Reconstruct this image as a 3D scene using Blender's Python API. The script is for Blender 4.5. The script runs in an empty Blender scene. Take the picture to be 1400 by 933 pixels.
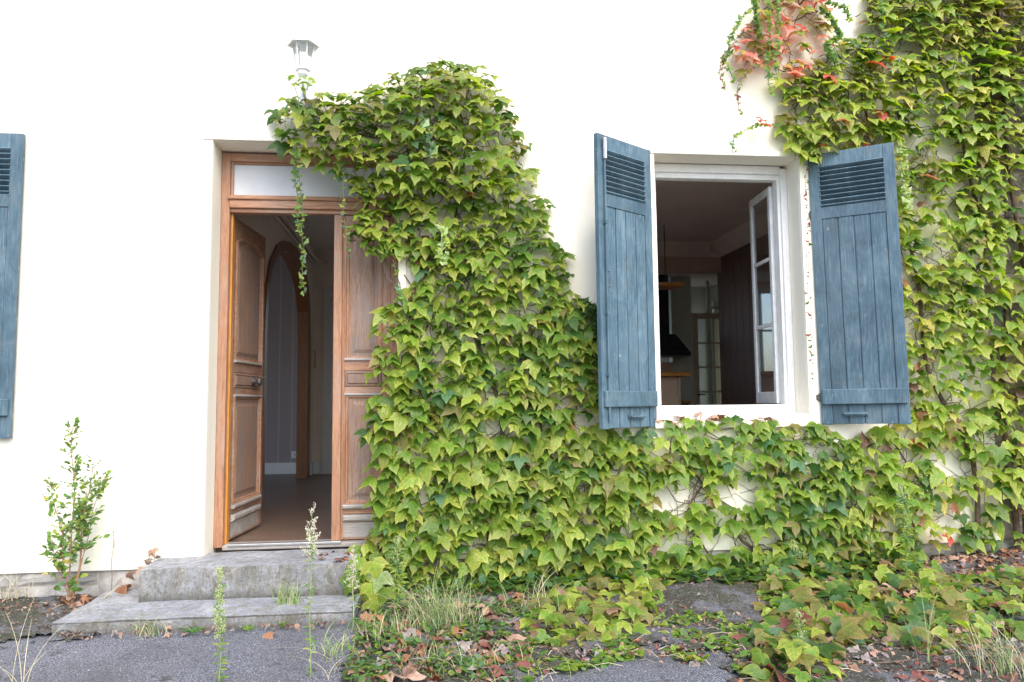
import bpy, bmesh, math, random
import numpy as np
from mathutils import Vector, Matrix, noise
R = math.radians
rnd = random.Random(7)
scene = bpy.context.scene
COL = scene.collection
POLY_MAIN = [(-1.006, 3.15), (-0.913, 3.233), (-0.715, 3.27), (-0.515, 3.257), (-0.333, 3.365), (-0.139, 3.459), (0.058, 3.533), (0.256, 3.521), (0.455, 3.426), (0.543, 3.239), (0.591, 3.01), (0.659, 2.783), (0.736, 2.582), (0.755, 2.482), (0.803, 2.332), (0.881, 2.198), (0.948, 1.999), (0.966, 1.885), (1.065, 1.835), (1.143, 1.712), (1.13, 1.056), (1.329, 1.014), (1.413, 0.78), (1.428, 0.395), (1.345, 0.019), (1.002, 0.003), (0.616, -0.024), (0.238, 0.036), (-0.134, 0.072), (-0.318, 0.079), (-0.455, 0.106), (-0.493, 0.289), (-0.319, 0.375), (-0.329, 0.582), (-0.358, 0.814), (-0.397, 1.095), (-0.324, 1.329), (-0.381, 1.567), (-0.316, 1.83), (-0.127, 1.962), (-0.003, 2.09), (-0.137, 2.22), (-0.399, 2.266), (-0.471, 2.435), (-0.401, 2.623), (-0.544, 2.729), (-0.758, 2.847), (-0.938, 2.965)]
POLY_BELOW = [(1.329, 1.014), (1.519, 0.982), (1.648, 1.068), (1.981, 1.088), (2.241, 1.1), (2.475, 1.032), (2.658, 1.005), (2.896, 0.951), (3.004, 0.451), (2.933, 0.108), (2.665, 0.02), (2.302, 0.009), (1.944, -0.002), (1.642, 0.008), (1.344, -0.009), (1.428, 0.395), (1.413, 0.78)]
POLY_RIGHT = [(2.525, 3.496), (2.691, 3.529), (2.863, 3.645), (2.954, 3.813), (3.186, 3.934), (3.253, 4.132), (3.352, 4.389), (4.864, 4.475), (4.531, 0.233), (4.11, 0.246), (3.751, 0.256), (3.311, 0.185), (2.987, 0.131), (2.95, 0.452), (2.896, 0.951), (3.331, 1.006), (3.324, 1.558), (3.318, 3.037), (2.973, 3.054), (2.673, 2.992), (2.537, 3.121)]
POLY_RED = [(2.183, 3.572), (2.134, 3.705), (2.302, 3.848), (2.418, 3.99), (2.431, 4.321), (2.879, 4.347), (2.981, 4.129), (2.847, 3.901), (2.839, 3.735), (2.732, 3.594), (2.565, 3.56), (2.462, 3.719), (2.239, 3.601)]
POLY_CENTRE_GROUND = [(0.637, -0.473), (0.788, -0.241), (1.16, -0.071), (1.534, -0.068), (1.377, -0.66), (1.193, -1.014), (0.97, -1.179), (0.722, -1.279), (0.525, -1.252), (0.489, -0.952)]
POLY_RIGHT_GROUND = [(2.035, -0.144), (2.467, 0.223), (2.939, 0.27), (3.363, -0.029), (3.334, -0.437), (3.862, -0.42), (3.707, -0.923), (3.043, -1.55), (2.911, -1.476), (2.658, -1.496), (2.345, -1.661), (2.275, -1.55), (2.197, -1.375), (1.938, -1.554), (1.72, -1.931), (1.295, -1.873), (1.467, -1.384), (1.829, -1.013), (1.983, -0.589)]
BARE_MAIN = [(0.044, 1.031, 0.085), (0.381, 1.035, 0.09), (-0.08, 1.618, 0.05), (0.179, 2.457, 0.06), (0.04, 1.4, 0.05), (0.862, 1.175, 0.07), (0.982, 1.173, 0.06), (0.346, 1.666, 0.04), (0.456, 1.412, 0.05), (0.631, 0.792, 0.04), (-0.185, 1.521, 0.05), (-0.162, 2.056, 0.05), (0.568, 1.814, 0.045), (1.274, 0.779, 0.04), (0.735, 1.249, 0.05), (-0.136, 0.901, 0.05), (0.054, 1.472, 0.05), (0.251, 2.158, 0.04), (0.536, 0.985, 0.05)]
BARE_BELOW = [(1.595, 0.529, 0.11), (1.751, 0.648, 0.08), (2.083, 0.567, 0.12), (2.126, 0.321, 0.1), (1.919, 0.288, 0.12), (1.664, 0.262, 0.09), (2.279, 0.268, 0.08), (2.843, 0.499, 0.06), (1.531, 0.97, 0.06)]
BARE_RIGHT = [(3.459, 3.772, 0.1), (3.7, 2.979, 0.08), (3.815, 2.519, 0.08), (3.463, 1.849, 0.07), (3.674, 0.733, 0.14), (3.32, 0.816, 0.06), (3.796, 0.475, 0.1), (4.093, 0.315, 0.12), (3.621, 0.328, 0.12), (3.812, 1.142, 0.08), (3.554, 1.508, 0.07), (3.967, 0.933, 0.07), (3.684, 2.249, 0.08), (4.142, 1.825, 0.1), (4.268, 2.801, 0.08), (4.089, 3.183, 0.07), (3.317, 3.269, 0.06), (3.527, 3.441, 0.06), (4.333, 3.303, 0.07), (3.936, 3.512, 0.06), (3.522, 2.38, 0.06), (3.005, 3.232, 0.06)]
STRANDS = [[(-0.869, -0.16, 2.923), (-0.853, -0.16, 2.758), (-0.832, -0.16, 2.564), (-0.825, -0.16, 2.371), (-0.813, -0.16, 2.18), (-0.821, -0.16, 2.061), (-0.806, -0.16, 1.933)], [(-0.574, -0.16, 2.887), (-0.563, -0.16, 2.667), (-0.571, -0.16, 2.496), (-0.541, -0.16, 2.328), (-0.512, -0.16, 2.174)], [(2.319, -0.14, 4.045), (2.19, -0.14, 3.93), (2.115, -0.14, 3.792), (2.076, -0.14, 3.603), (2.125, -0.14, 3.471)], [(2.312, -0.14, 3.866), (2.163, -0.14, 3.794), (2.117, -0.14, 3.712), (2.05, -0.14, 3.639), (2.025, -0.14, 3.521), (2.058, -0.14, 3.405)], [(2.412, -0.14, 3.644), (2.274, -0.14, 3.573), (2.179, -0.14, 3.484), (2.143, -0.14, 3.366), (2.164, -0.14, 3.218)], [(2.392, -0.16, 4.065), (2.4, -0.16, 3.849), (2.37, -0.16, 3.632), (2.374, -0.16, 3.472), (2.381, -0.16, 3.366)], [(2.308, -0.14, 4.181), (2.31, -0.14, 3.963), (2.337, -0.14, 3.802)], [(2.798, -0.14, 4.042), (2.893, -0.14, 3.937), (2.944, -0.14, 3.83), (2.818, -0.14, 3.759), (2.89, -0.14, 3.637)], [(2.845, -0.14, 4.099), (2.983, -0.14, 4.062), (3.018, -0.14, 3.97)], [(3.227, -0.2, 4.085), (3.23, -0.2, 3.921), (3.248, -0.2, 3.748)], [(2.494, -0.1, 3.181), (2.276, -0.1, 3.163), (2.139, -0.1, 3.09), (2.113, -0.1, 2.957)], [(3.305, -0.2, 3.061), (3.311, -0.2, 2.876), (3.319, -0.2, 2.717), (3.336, -0.2, 2.534)], [(2.703, -0.04, 2.966), (2.676, -0.04, 2.723), (2.687, -0.04, 2.351), (2.659, -0.04, 1.982), (2.665, -0.04, 1.617), (2.675, -0.04, 1.359)], [(-0.063, -0.26, 3.062), (-0.04, -0.26, 2.941), (0.008, -0.26, 2.82)], [(0.082, -0.26, 2.338), (0.11, -0.26, 2.219), (0.072, -0.26, 2.113)], [(-0.247, -0.12, 2.17), (-0.222, -0.12, 2.049), (-0.189, -0.12, 1.903)], [(1.015, -0.1, 1.887), (1.09, -0.1, 1.838), (1.102, -0.1, 1.714)], [(-0.622, -0.1, 3.156), (-0.575, -0.1, 3.294), (-0.455, -0.1, 3.329), (-0.334, -0.1, 3.303)]]
STRAND_LAMP = [(-0.84, -0.27, 3.178), (-0.869, -0.27, 3.274), (-0.823, -0.27, 3.324), (-0.796, -0.27, 3.291), (-0.764, -0.27, 3.302)]
SAPLING = (-2.143, -0.194, 0.0)
WEED_SEED = (-0.54, -1.452, 0.0)
WEED_FINE = (-0.932, -1.486, 0.0)
WEED_PALE = (-0.694, -0.784, 0.0)
WEED_BLOOM = (2.98, -0.513, 0.0)
WEED_SIDE = (1.635, -1.75, 0.0)
TUFT_CENTRE = (0.043, -0.85, 0.0)
TUFT_STEP = (-0.811, -0.511, 0.083)
TUFT_LOW = (-0.956, -0.759, 0.0)
TUFT_RIGHT = (2.521, -1.872, 0.0)
PLANT_SMALL = (-0.816, -0.727, 0.0)
THISTLE = (-1.277, -0.662, 0.0)
WEED_SHOOT = (-0.304, -0.638, 0.0)
GRASS_LEFT = (-1.795, -1.453, 0.0)
DRY_STEM = (-2.108, 0.064, 0.0)
BUSH_B = (2.93, -0.073, 0.0)
SAPLING_H = 1.143
WEED_SEED_H = 0.727
WEED_FINE_H = 0.475
WEED_BLOOM_H = 0.667
WEED_PALE_H = 0.367
WEED_SIDE_H = 0.271
POLY_CLOVER = [(0.412, -1.123), (0.767, -1.054), (0.97, -1.179), (1.26, -0.863), (1.729, -0.86), (1.707, -1.188), (1.391, -1.478), (1.121, -1.635), (0.896, -1.46), (0.622, -1.611), (0.411, -1.712), (0.343, -1.433)]
POLY_LITTER_CENTRE = [(-0.365, -0.629), (-0.124, -0.488), (0.572, -0.464), (0.559, -1.144), (0.344, -1.744), (-0.215, -1.668), (-0.371, -1.646), (-0.395, -1.123)]
POLY_SOIL_LEFT = [(-3.119, 0.396), (-2.03, 0.088), (-1.713, -0.287), (-1.878, -0.653), (-1.656, -0.832), (-2.077, -0.772), (-2.426, -0.782)]
POLY_SOIL_RIGHT = [(-0.392, -0.322), (1.51, -0.065), (4.475, 0.155), (4.23, -0.475), (2.676, -2.1), (1.249, -1.906), (1.357, -1.474), (0.936, -1.309), (0.344, -1.744), (-0.34, -1.651), (-0.407, -1.008)]
POLY_LITTER_WALL_R = [(3.246, -0.121), (3.763, 0.216), (4.53, 0.355), (4.84, 0.226), (4.058, -0.601), (3.832, -0.454), (3.247, -0.553)]
POLY_LITTER_WALL_L = [(-2.911, 0.114), (-2.261, 0.018), (-1.911, -0.1), (-1.95, -0.4), (-2.278, -0.295), (-2.673, -0.296)]
LITTER_STEP = [(-0.817, 0.006), (-0.52, 0.054), (-0.482, -0.314), (-0.749, -0.272)]
SILL_LEAVES = [(1.569, -0.05, 1.077), (1.656, -0.05, 1.066), (1.724, -0.05, 1.1), (1.801, -0.05, 1.084), (1.845, -0.05, 1.133), (1.895, -0.05, 1.093), (1.948, -0.05, 1.112), (2.01, -0.05, 1.096), (2.22, -0.05, 1.074), (2.284, -0.05, 1.083), (2.337, -0.05, 1.092), (1.605, -0.05, 1.082)]
ROCK = [(1.347, -0.656), (1.742, -0.382), (1.94, -0.632), (1.711, -0.9), (1.451, -0.918)]

# ------------------------------------------------------------ camera, sky, sun, exposure
cam_data = bpy.data.cameras.new('camera')
cam = bpy.data.objects.new('camera', cam_data)
COL.objects.link(cam)
cam_data.sensor_width = 36.0
cam_data.lens = 36.0 * 1014.4 / 1400.0
cam_data.clip_start = 0.05
cam_data.clip_end = 500
rt = Vector((0.994027, 0.000915, 0.109129)); up = Vector((-0.108688, -0.081918, 0.990695)); fw = Vector((-0.009846, 0.996639, 0.081330))
RIGHT = Vector((0.994027, -0.108688, -0.009846))
UP = Vector((0.000915, -0.081918, 0.996639))
FWD = Vector((0.109129, 0.990695, 0.081330))
m3 = Matrix((RIGHT, UP, -FWD)).transposed()
cam.matrix_world = Matrix.Translation((0, -5, 1.23)) @ m3.to_4x4()
scene.camera = cam

SUN_EL, SUN_AZ = 50.0, 162.0      # compass style: 180 = from behind the photographer
world = bpy.data.worlds.new('World'); scene.world = world; world.use_nodes = True
wn = world.node_tree
sky = wn.nodes.new('ShaderNodeTexSky'); sky.sky_type = 'NISHITA'; sky.sun_disc = False
sky.sun_elevation = R(SUN_EL); sky.sun_rotation = R(SUN_AZ)
sky.air_density = 1.0; sky.dust_density = 2.5; sky.ozone_density = 1.0
wn.nodes['Background'].inputs['Strength'].default_value = 0.15
wn.links.new(sky.outputs[0], wn.nodes['Background'].inputs['Color'])
sd = bpy.data.lights.new('sun', 'SUN'); sd.energy = 0.85; sd.angle = R(60); sd.color = (1.0, 0.97, 0.93)
so = bpy.data.objects.new('sun', sd); COL.objects.link(so)
az = R(SUN_AZ); el = R(SUN_EL)
sdir = Vector((math.sin(az) * math.cos(el), math.cos(az) * math.cos(el), math.sin(el)))
so.rotation_euler = sdir.to_track_quat('Z', 'Y').to_euler()
so.location = sdir * 20
scene.view_settings.view_transform = 'Standard'
scene.view_settings.look = 'None'
scene.view_settings.gamma = 1
scene.view_settings.exposure = 1.56

# ------------------------------------------------------------ tiny node helper
class NT:
    def __init__(s, name):
        s.m = bpy.data.materials.new(name); s.m.use_nodes = True
        s.t = s.m.node_tree; s.b = s.t.nodes['Principled BSDF']
    def n(s, typ, **kw):
        x = s.t.nodes.new(typ)
        for k, v in kw.items():
            if k in x.inputs: x.inputs[k].default_value = v
            else: setattr(x, k, v)
        return x
    def l(s, a, b): s.t.links.new(a, b); return s
    def coord(s, scale=(1, 1, 1), which='Object', rot=(0, 0, 0)):
        if which == 'World':
            g = s.n('ShaderNodeNewGeometry').outputs['Position']
        else:
            g = s.n('ShaderNodeTexCoord').outputs[which]
        mp = s.n('ShaderNodeMapping'); mp.inputs['Scale'].default_value = scale; mp.inputs['Rotation'].default_value = rot
        s.l(g, mp.inputs[0]); return mp.outputs[0]
    def noise(s, vec, scale, detail=4, rough=.6, dist=0.0):
        x = s.n('ShaderNodeTexNoise'); x.inputs['Scale'].default_value = scale; x.inputs['Detail'].default_value = detail
        x.inputs['Roughness'].default_value = rough; x.inputs['Distortion'].default_value = dist
        s.l(vec, x.inputs['Vector']); return x.outputs['Fac']
    def ramp(s, fac, stops):
        x = s.n('ShaderNodeValToRGB'); e = x.color_ramp.elements
        while len(e) < len(stops): e.new(.5)
        for k, (p, c) in enumerate(stops):
            e[k].position = p; e[k].color = (*c, 1) if not isinstance(c, (int, float)) else (c, c, c, 1)
        s.l(fac, x.inputs[0]); return x.outputs[0]
    def mix(s, fac, a, b, mode='MIX'):
        x = s.n('ShaderNodeMix'); x.data_type = 'RGBA'; x.blend_type = mode
        for sock, v in ((0, fac), (6, a), (7, b)):
            if isinstance(v, (int, float)): x.inputs[sock].default_value = v
            elif isinstance(v, tuple): x.inputs[sock].default_value = (*v, 1)
            else: s.l(v, x.inputs[sock])
        return x.outputs[2]
    def bump(s, h, strength=.4, dist=.01, normal=None):
        x = s.n('ShaderNodeBump'); x.inputs['Strength'].default_value = strength; x.inputs['Distance'].default_value = dist
        s.l(h, x.inputs['Height'])
        if normal is not None: s.l(normal, x.inputs['Normal'])
        s.l(x.outputs[0], s.b.inputs['Normal']); return x.outputs[0]
    def col(s, c):
        if isinstance(c, tuple): s.b.inputs['Base Color'].default_value = (*c, 1)
        else: s.l(c, s.b.inputs['Base Color'])
        return s
    def rough(s, r):
        if isinstance(r, (int, float)): s.b.inputs['Roughness'].default_value = r
        else: s.l(r, s.b.inputs['Roughness'])
        return s

def mat_simple(name, c, rough=.7, nscale=8, var=.15, bump=.15, metal=0):
    q = NT(name); v = q.coord()
    f = q.noise(v, nscale, 5)
    a = tuple(x * (1 - var) for x in c); b = tuple(min(1, x * (1 + var)) for x in c)
    q.col(q.ramp(f, [(.3, a), (.7, b)])).rough(rough); q.bump(q.noise(v, nscale * 6, 3), bump, .004)
    q.b.inputs['Metallic'].default_value = metal
    return q.m

def mat_plaster():
    q = NT('cream_plaster'); v = q.coord(which='World')
    big = q.noise(v, 1.1, 5, .6); fine = q.noise(v, 60, 4, .6); mid = q.noise(v, 7, 5, .65)
    c = q.ramp(big, [(.3, (.85, .785, .645)), (.7, (.89, .84, .71))])
    # rain splash dirt and small stains
    streak = q.noise(q.coord((9, 9, .7), 'World'), 1.6, 6, .7)
    st = q.ramp(streak, [(.60, 0.0), (.80, .35)])
    c = q.mix(st, c, (.60, .56, .48))
    spot = q.ramp(mid, [(.66, 0.0), (.74, .5)])
    c = q.mix(spot, c, (.70, .64, .52))
    q.col(c).rough(.9)
    add = q.n('ShaderNodeMath', operation='ADD'); q.l(fine, add.inputs[0]); q.l(mid, add.inputs[1])
    q.bump(add.outputs[0], .35, .006); return q.m

def mat_wood(name, dark, mid, light, grey=(.36, .33, .30), greyamt=.5, grain='z', rough=.6):
    q = NT(name)
    sc = {'z': (14, 14, .9), 'x': (.9, 14, 14), 'y': (14, .9, 14)}[grain]
    v = q.coord(sc, 'World')
    g = q.noise(v, 5, 8, .7, .6); g2 = q.noise(v, 22, 4, .6)
    c = q.ramp(g, [(.25, dark), (.5, mid), (.75, light)])
    fine = q.ramp(g2, [(.35, .72), (.6, 1.0)])
    c = q.mix(1.0, c, fine, 'MULTIPLY')
    w = q.noise(q.coord((3, 3, .8) if grain == 'z' else (1, 3, 3), 'World'), 2.2, 6, .7)
    wf = q.ramp(w, [(.50, 0.0), (.72, greyamt)])
    c = q.mix(wf, c, grey)
    q.col(c).rough(rough); q.bump(g2, .35, .003); return q.m

def mat_blue():
    q = NT('weathered_blue_paint'); v = q.coord((1, 1, 1), 'Object')
    rnd_ = q.n('ShaderNodeObjectInfo').outputs['Random']
    big = q.noise(q.coord((2.2, 2.2, 1.1)), 2.4, 7, .7, .8)
    c = q.ramp(big, [(.30, (.025, .062, .088)), (.46, (.050, .102, .136)), (.60, (.082, .142, .178)), (.74, (.145, .202, .232))])
    stre = q.noise(q.coord((40, 40, 2.2)), 3, 6, .7)
    c = q.mix(q.ramp(stre, [(.50, 0.0), (.72, .55)]), c, (.24, .32, .36))
    chip = q.noise(q.coord((1.6, 1.6, .7)), 26, 6, .75)
    c = q.mix(q.ramp(chip, [(.64, 0.0), (.67, .75)]), c, (.38, .39, .36))
    dk = q.noise(v, 9, 5, .7)
    c = q.mix(q.ramp(dk, [(.53, 0.0), (.70, .6)]), c, (.045, .065, .070))
    pa = q.noise(v, 4.5, 8, .75)
    c = q.mix(q.ramp(pa, [(.54, 0.0), (.68, .38)]), c, (.20, .245, .26))
    hv = q.ramp(rnd_, [(0, .86), (1, 1.14)])
    c = q.mix(1.0, c, hv, 'MULTIPLY')
    q.col(c).rough(.55); q.bump(stre, .25, .002); return q.m

def mat_asphalt():
    q = NT('old_asphalt'); v = q.coord(which='World')
    vo = q.n('ShaderNodeTexVoronoi'); vo.inputs['Scale'].default_value = 120; q.l(v, vo.inputs['Vector'])
    st = q.ramp(vo.outputs['Distance'], [(.08, (.46, .47, .50)), (.3, (.21, .215, .245)), (.6, (.085, .088, .106))])
    rc = q.mix(1.0, st, q.ramp(q.noise(v, 170, 3), [(.35, .7), (.65, 1.25)]), 'MULTIPLY')
    big = q.noise(v, 1.8, 6, .65)
    c = q.mix(q.ramp(big, [(.42, 0.0), (.72, .75)]), rc, (.075, .074, .076))
    mo = q.noise(v, 9, 6, .7)
    c = q.mix(q.ramp(mo, [(.58, 0.0), (.64, .8)]), c, (.045, .042, .035))
    pale = q.noise(v, 40, 3, .6)
    c = q.mix(q.ramp(pale, [(.66, 0.0), (.72, .5)]), c, (.33, .33, .33))
    q.col(c).rough(.9)
    ad = q.n('ShaderNodeMath', operation='ADD'); q.l(vo.outputs['Distance'], ad.inputs[0]); q.l(mo, ad.inputs[1])
    q.bump(ad.outputs[0], .8, .008); return q.m

def mat_soil():
    q = NT('dark_mossy_soil'); v = q.coord(which='World')
    a = q.noise(v, 14, 8, .75); b = q.noise(v, 90, 4, .7)
    c = q.ramp(a, [(.32, (.018, .015, .012)), (.45, (.055, .045, .036)), (.55, (.035, .045, .02)), (.62, (.10, .095, .09)), (.75, (.20, .20, .21))])
    fl = q.ramp(b, [(.56, 0.0), (.64, .85)])
    c = q.mix(fl, c, (.28, .25, .21))
    pt = q.noise(v, 3.1, 6, .7)
    vo = q.noise(v, 130, 3, .6)
    c = q.mix(q.ramp(pt, [(.50, 0.0), (.58, .9)]), c, q.ramp(vo, [(.35, (.07, .07, .08)), (.7, (.22, .22, .24))]))
    q.col(c).rough(.95); q.bump(a, 1.0, .03, None); return q.m

def mat_concrete():
    q = NT('old_step_concrete'); v = q.coord(which='World')
    a = q.noise(v, 5, 7, .7); b = q.noise(v, 60, 5, .7); cc = q.noise(q.coord((6, 6, 2.2), 'World'), 3, 9, .8, .4)
    c = q.ramp(a, [(.3, (.17, .178, .198)), (.55, (.30, .315, .345)), (.75, (.44, .455, .475))])
    c = q.mix(q.ramp(cc, [(.46, 0.0), (.62, .8)]), c, (.15, .135, .085))
    c = q.mix(q.ramp(b, [(.56, 0.0), (.62, .65)]), c, (.10, .10, .095))
    sp2 = q.noise(v, 23, 7, .8)
    c = q.mix(q.ramp(sp2, [(.56, 0.0), (.62, .6)]), c, (.46, .46, .45))
    c = q.mix(q.ramp(q.noise(v, 130, 3, .6), [(.6, 0.0), (.68, .6)]), c, (.06, .06, .06))
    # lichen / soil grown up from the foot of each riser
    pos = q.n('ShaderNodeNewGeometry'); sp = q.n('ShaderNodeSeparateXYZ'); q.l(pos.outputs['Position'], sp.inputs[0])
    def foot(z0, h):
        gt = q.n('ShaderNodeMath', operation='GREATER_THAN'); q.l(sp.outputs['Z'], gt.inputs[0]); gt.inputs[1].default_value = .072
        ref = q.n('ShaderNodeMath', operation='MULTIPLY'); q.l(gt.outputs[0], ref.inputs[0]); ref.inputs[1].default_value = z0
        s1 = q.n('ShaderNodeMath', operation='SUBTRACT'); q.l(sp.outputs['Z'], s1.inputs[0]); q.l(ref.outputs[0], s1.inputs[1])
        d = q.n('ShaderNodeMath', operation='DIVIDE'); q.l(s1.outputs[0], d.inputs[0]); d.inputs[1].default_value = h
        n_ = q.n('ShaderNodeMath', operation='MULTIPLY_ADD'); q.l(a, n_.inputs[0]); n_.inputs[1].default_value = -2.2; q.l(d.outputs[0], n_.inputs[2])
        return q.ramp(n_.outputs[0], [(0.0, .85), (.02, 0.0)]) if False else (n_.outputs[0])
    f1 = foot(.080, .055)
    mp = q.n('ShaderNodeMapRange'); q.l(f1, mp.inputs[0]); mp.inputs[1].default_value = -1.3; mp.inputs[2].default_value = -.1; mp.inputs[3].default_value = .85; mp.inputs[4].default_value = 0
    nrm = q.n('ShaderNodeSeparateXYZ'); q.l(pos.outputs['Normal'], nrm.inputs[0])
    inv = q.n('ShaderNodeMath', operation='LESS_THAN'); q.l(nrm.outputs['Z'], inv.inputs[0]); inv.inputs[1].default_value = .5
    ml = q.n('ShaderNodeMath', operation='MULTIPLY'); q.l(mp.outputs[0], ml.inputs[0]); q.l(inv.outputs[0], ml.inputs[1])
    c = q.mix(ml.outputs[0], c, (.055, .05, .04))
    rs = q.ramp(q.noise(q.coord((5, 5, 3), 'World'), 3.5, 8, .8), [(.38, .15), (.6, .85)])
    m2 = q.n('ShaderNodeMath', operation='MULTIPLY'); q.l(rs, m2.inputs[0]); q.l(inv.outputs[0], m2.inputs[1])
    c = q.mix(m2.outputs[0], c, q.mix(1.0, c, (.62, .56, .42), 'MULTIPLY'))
    q.col(c).rough(.85); q.bump(b, .8, .008); return q.m

def mat_stone(name='plinth_stone', base=((.20, .19, .175), (.38, .36, .33), (.50, .48, .45))):
    q = NT(name); v = q.coord(which='World')
    a = q.noise(v, 6, 7, .7); b = q.noise(v, 45, 5, .7)
    c = q.ramp(a, [(.3, base[0]), (.5, base[1]), (.72, base[2])])
    r_ = q.n('ShaderNodeObjectInfo').outputs['Random']
    c = q.mix(1.0, c, q.ramp(r_, [(0, .72), (1, 1.1)]), 'MULTIPLY')
    c = q.mix(q.ramp(b, [(.6, 0.0), (.7, .6)]), c, (.18, .17, .15))
    q.col(c).rough(.9); q.bump(b, .6, .008); return q.m

def mat_leaf(name='leaf', gloss=.38, trans=.48):
    q = NT(name)
    at = q.n('ShaderNodeAttribute'); at.attribute_name = 'tint'
    v = q.coord(which='World'); f = q.noise(v, 70, 3, .6)
    r_ = q.n('ShaderNodeObjectInfo').outputs['Random']
    c = q.mix(1.0, at.outputs['Color'], q.ramp(f, [(.3, .82), (.7, 1.15)]), 'MULTIPLY')
    c = q.mix(1.0, c, q.ramp(r_, [(0, .85), (1, 1.15)]), 'MULTIPLY')
    uv = q.n('ShaderNodeUVMap'); sp = q.n('ShaderNodeSeparateXYZ'); q.l(uv.outputs[0], sp.inputs[0])
    def mth(op, a, b=None):
        x = q.n('ShaderNodeMath', operation=op)
        for k, t in enumerate((a, b)):
            if t is None: continue
            if isinstance(t, (int, float)): x.inputs[k].default_value = t
            else: q.l(t, x.inputs[k])
        return x.outputs[0]
    ax = mth('ABSOLUTE', sp.outputs[0]); yy = sp.outputs[1]
    # side ribs leave the hub at about 34 degrees below horizontal
    side = mth('ABSOLUTE', mth('ADD', mth('MULTIPLY', ax, .53), mth('MULTIPLY', mth('ADD', yy, .08), .85)))
    # secondary ribs off the midrib
    sec = mth('PINGPONG', mth('ADD', yy, mth('MULTIPLY', ax, .8)), .075)
    vein = mth('MINIMUM', mth('MINIMUM', ax, side), mth('ADD', sec, .012))
    vm = q.ramp(vein, [(.008, .55), (.03, 0.0)])
    lt = q.mix(1.0, c, (1.9, 1.7, 1.6), 'MULTIPLY')
    c = q.mix(vm, c, lt)
    bl = q.noise(q.coord(which='World'), 16, 4, .7)
    c = q.mix(q.ramp(bl, [(.60, 0.0), (.76, .45)]), c, (.22, .17, .06))
    q.col(c).rough(gloss); q.bump(f, .25, .002)
    q.b.inputs['Specular IOR Level'].default_value = .35
    tr = q.n('ShaderNodeBsdfTranslucent'); mx = q.n('ShaderNodeMixShader'); mx.inputs[0].default_value = trans
    hs = q.n('ShaderNodeHueSaturation'); hs.inputs['Saturation'].default_value = 1.15; hs.inputs['Value'].default_value = 1.6
    q.l(c, hs.inputs['Color']); q.l(hs.outputs[0], tr.inputs['Color'])
    out = q.t.nodes['Material Output']
    q.l(q.b.outputs[0], mx.inputs[1]); q.l(tr.outputs[0], mx.inputs[2]); q.l(mx.outputs[0], out.inputs['Surface'])
    return q.m

def mat_glass(name='window_glass', tint=(.9, .95, .95), rough=.02):
    q = NT(name); q.col(tint).rough(rough)
    q.b.inputs['Transmission Weight'].default_value = 1.0; q.b.inputs['IOR'].default_value = 1.45
    return q.m

def mat_frosted():
    q = NT('frosted_transom_glass'); v = q.coord(which='World')
    a = q.noise(v, 3.2, 3, .5); f = q.noise(v, 90, 3, .6)
    q.col(q.ramp(a, [(.35, (.46, .48, .50)), (.65, (.60, .61, .62))])).rough(.4)
    q.b.inputs['Specular IOR Level'].default_value = .7
    q.bump(f, .15, .002); return q.m

def mat_stripes():
    q = NT('striped_wallpaper')
    p = q.n('ShaderNodeNewGeometry').outputs['Position']; s = q.n('ShaderNodeSeparateXYZ'); q.l(p, s.inputs[0])
    m = q.n('ShaderNodeMath', operation='PINGPONG'); q.l(s.outputs['X'], m.inputs[0]); m.inputs[1].default_value = .085
    c = q.ramp(m.outputs[0], [(.0, (.42, .375, .37)), (.005, (.42, .375, .37)), (.010, (.31, .27, .275))])
    n_ = q.noise(q.coord(which='World'), 120, 3)
    c = q.mix(1.0, c, q.ramp(n_, [(.3, .9), (.7, 1.08)]), 'MULTIPLY')
    q.col(c).rough(.8); return q.m

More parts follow.
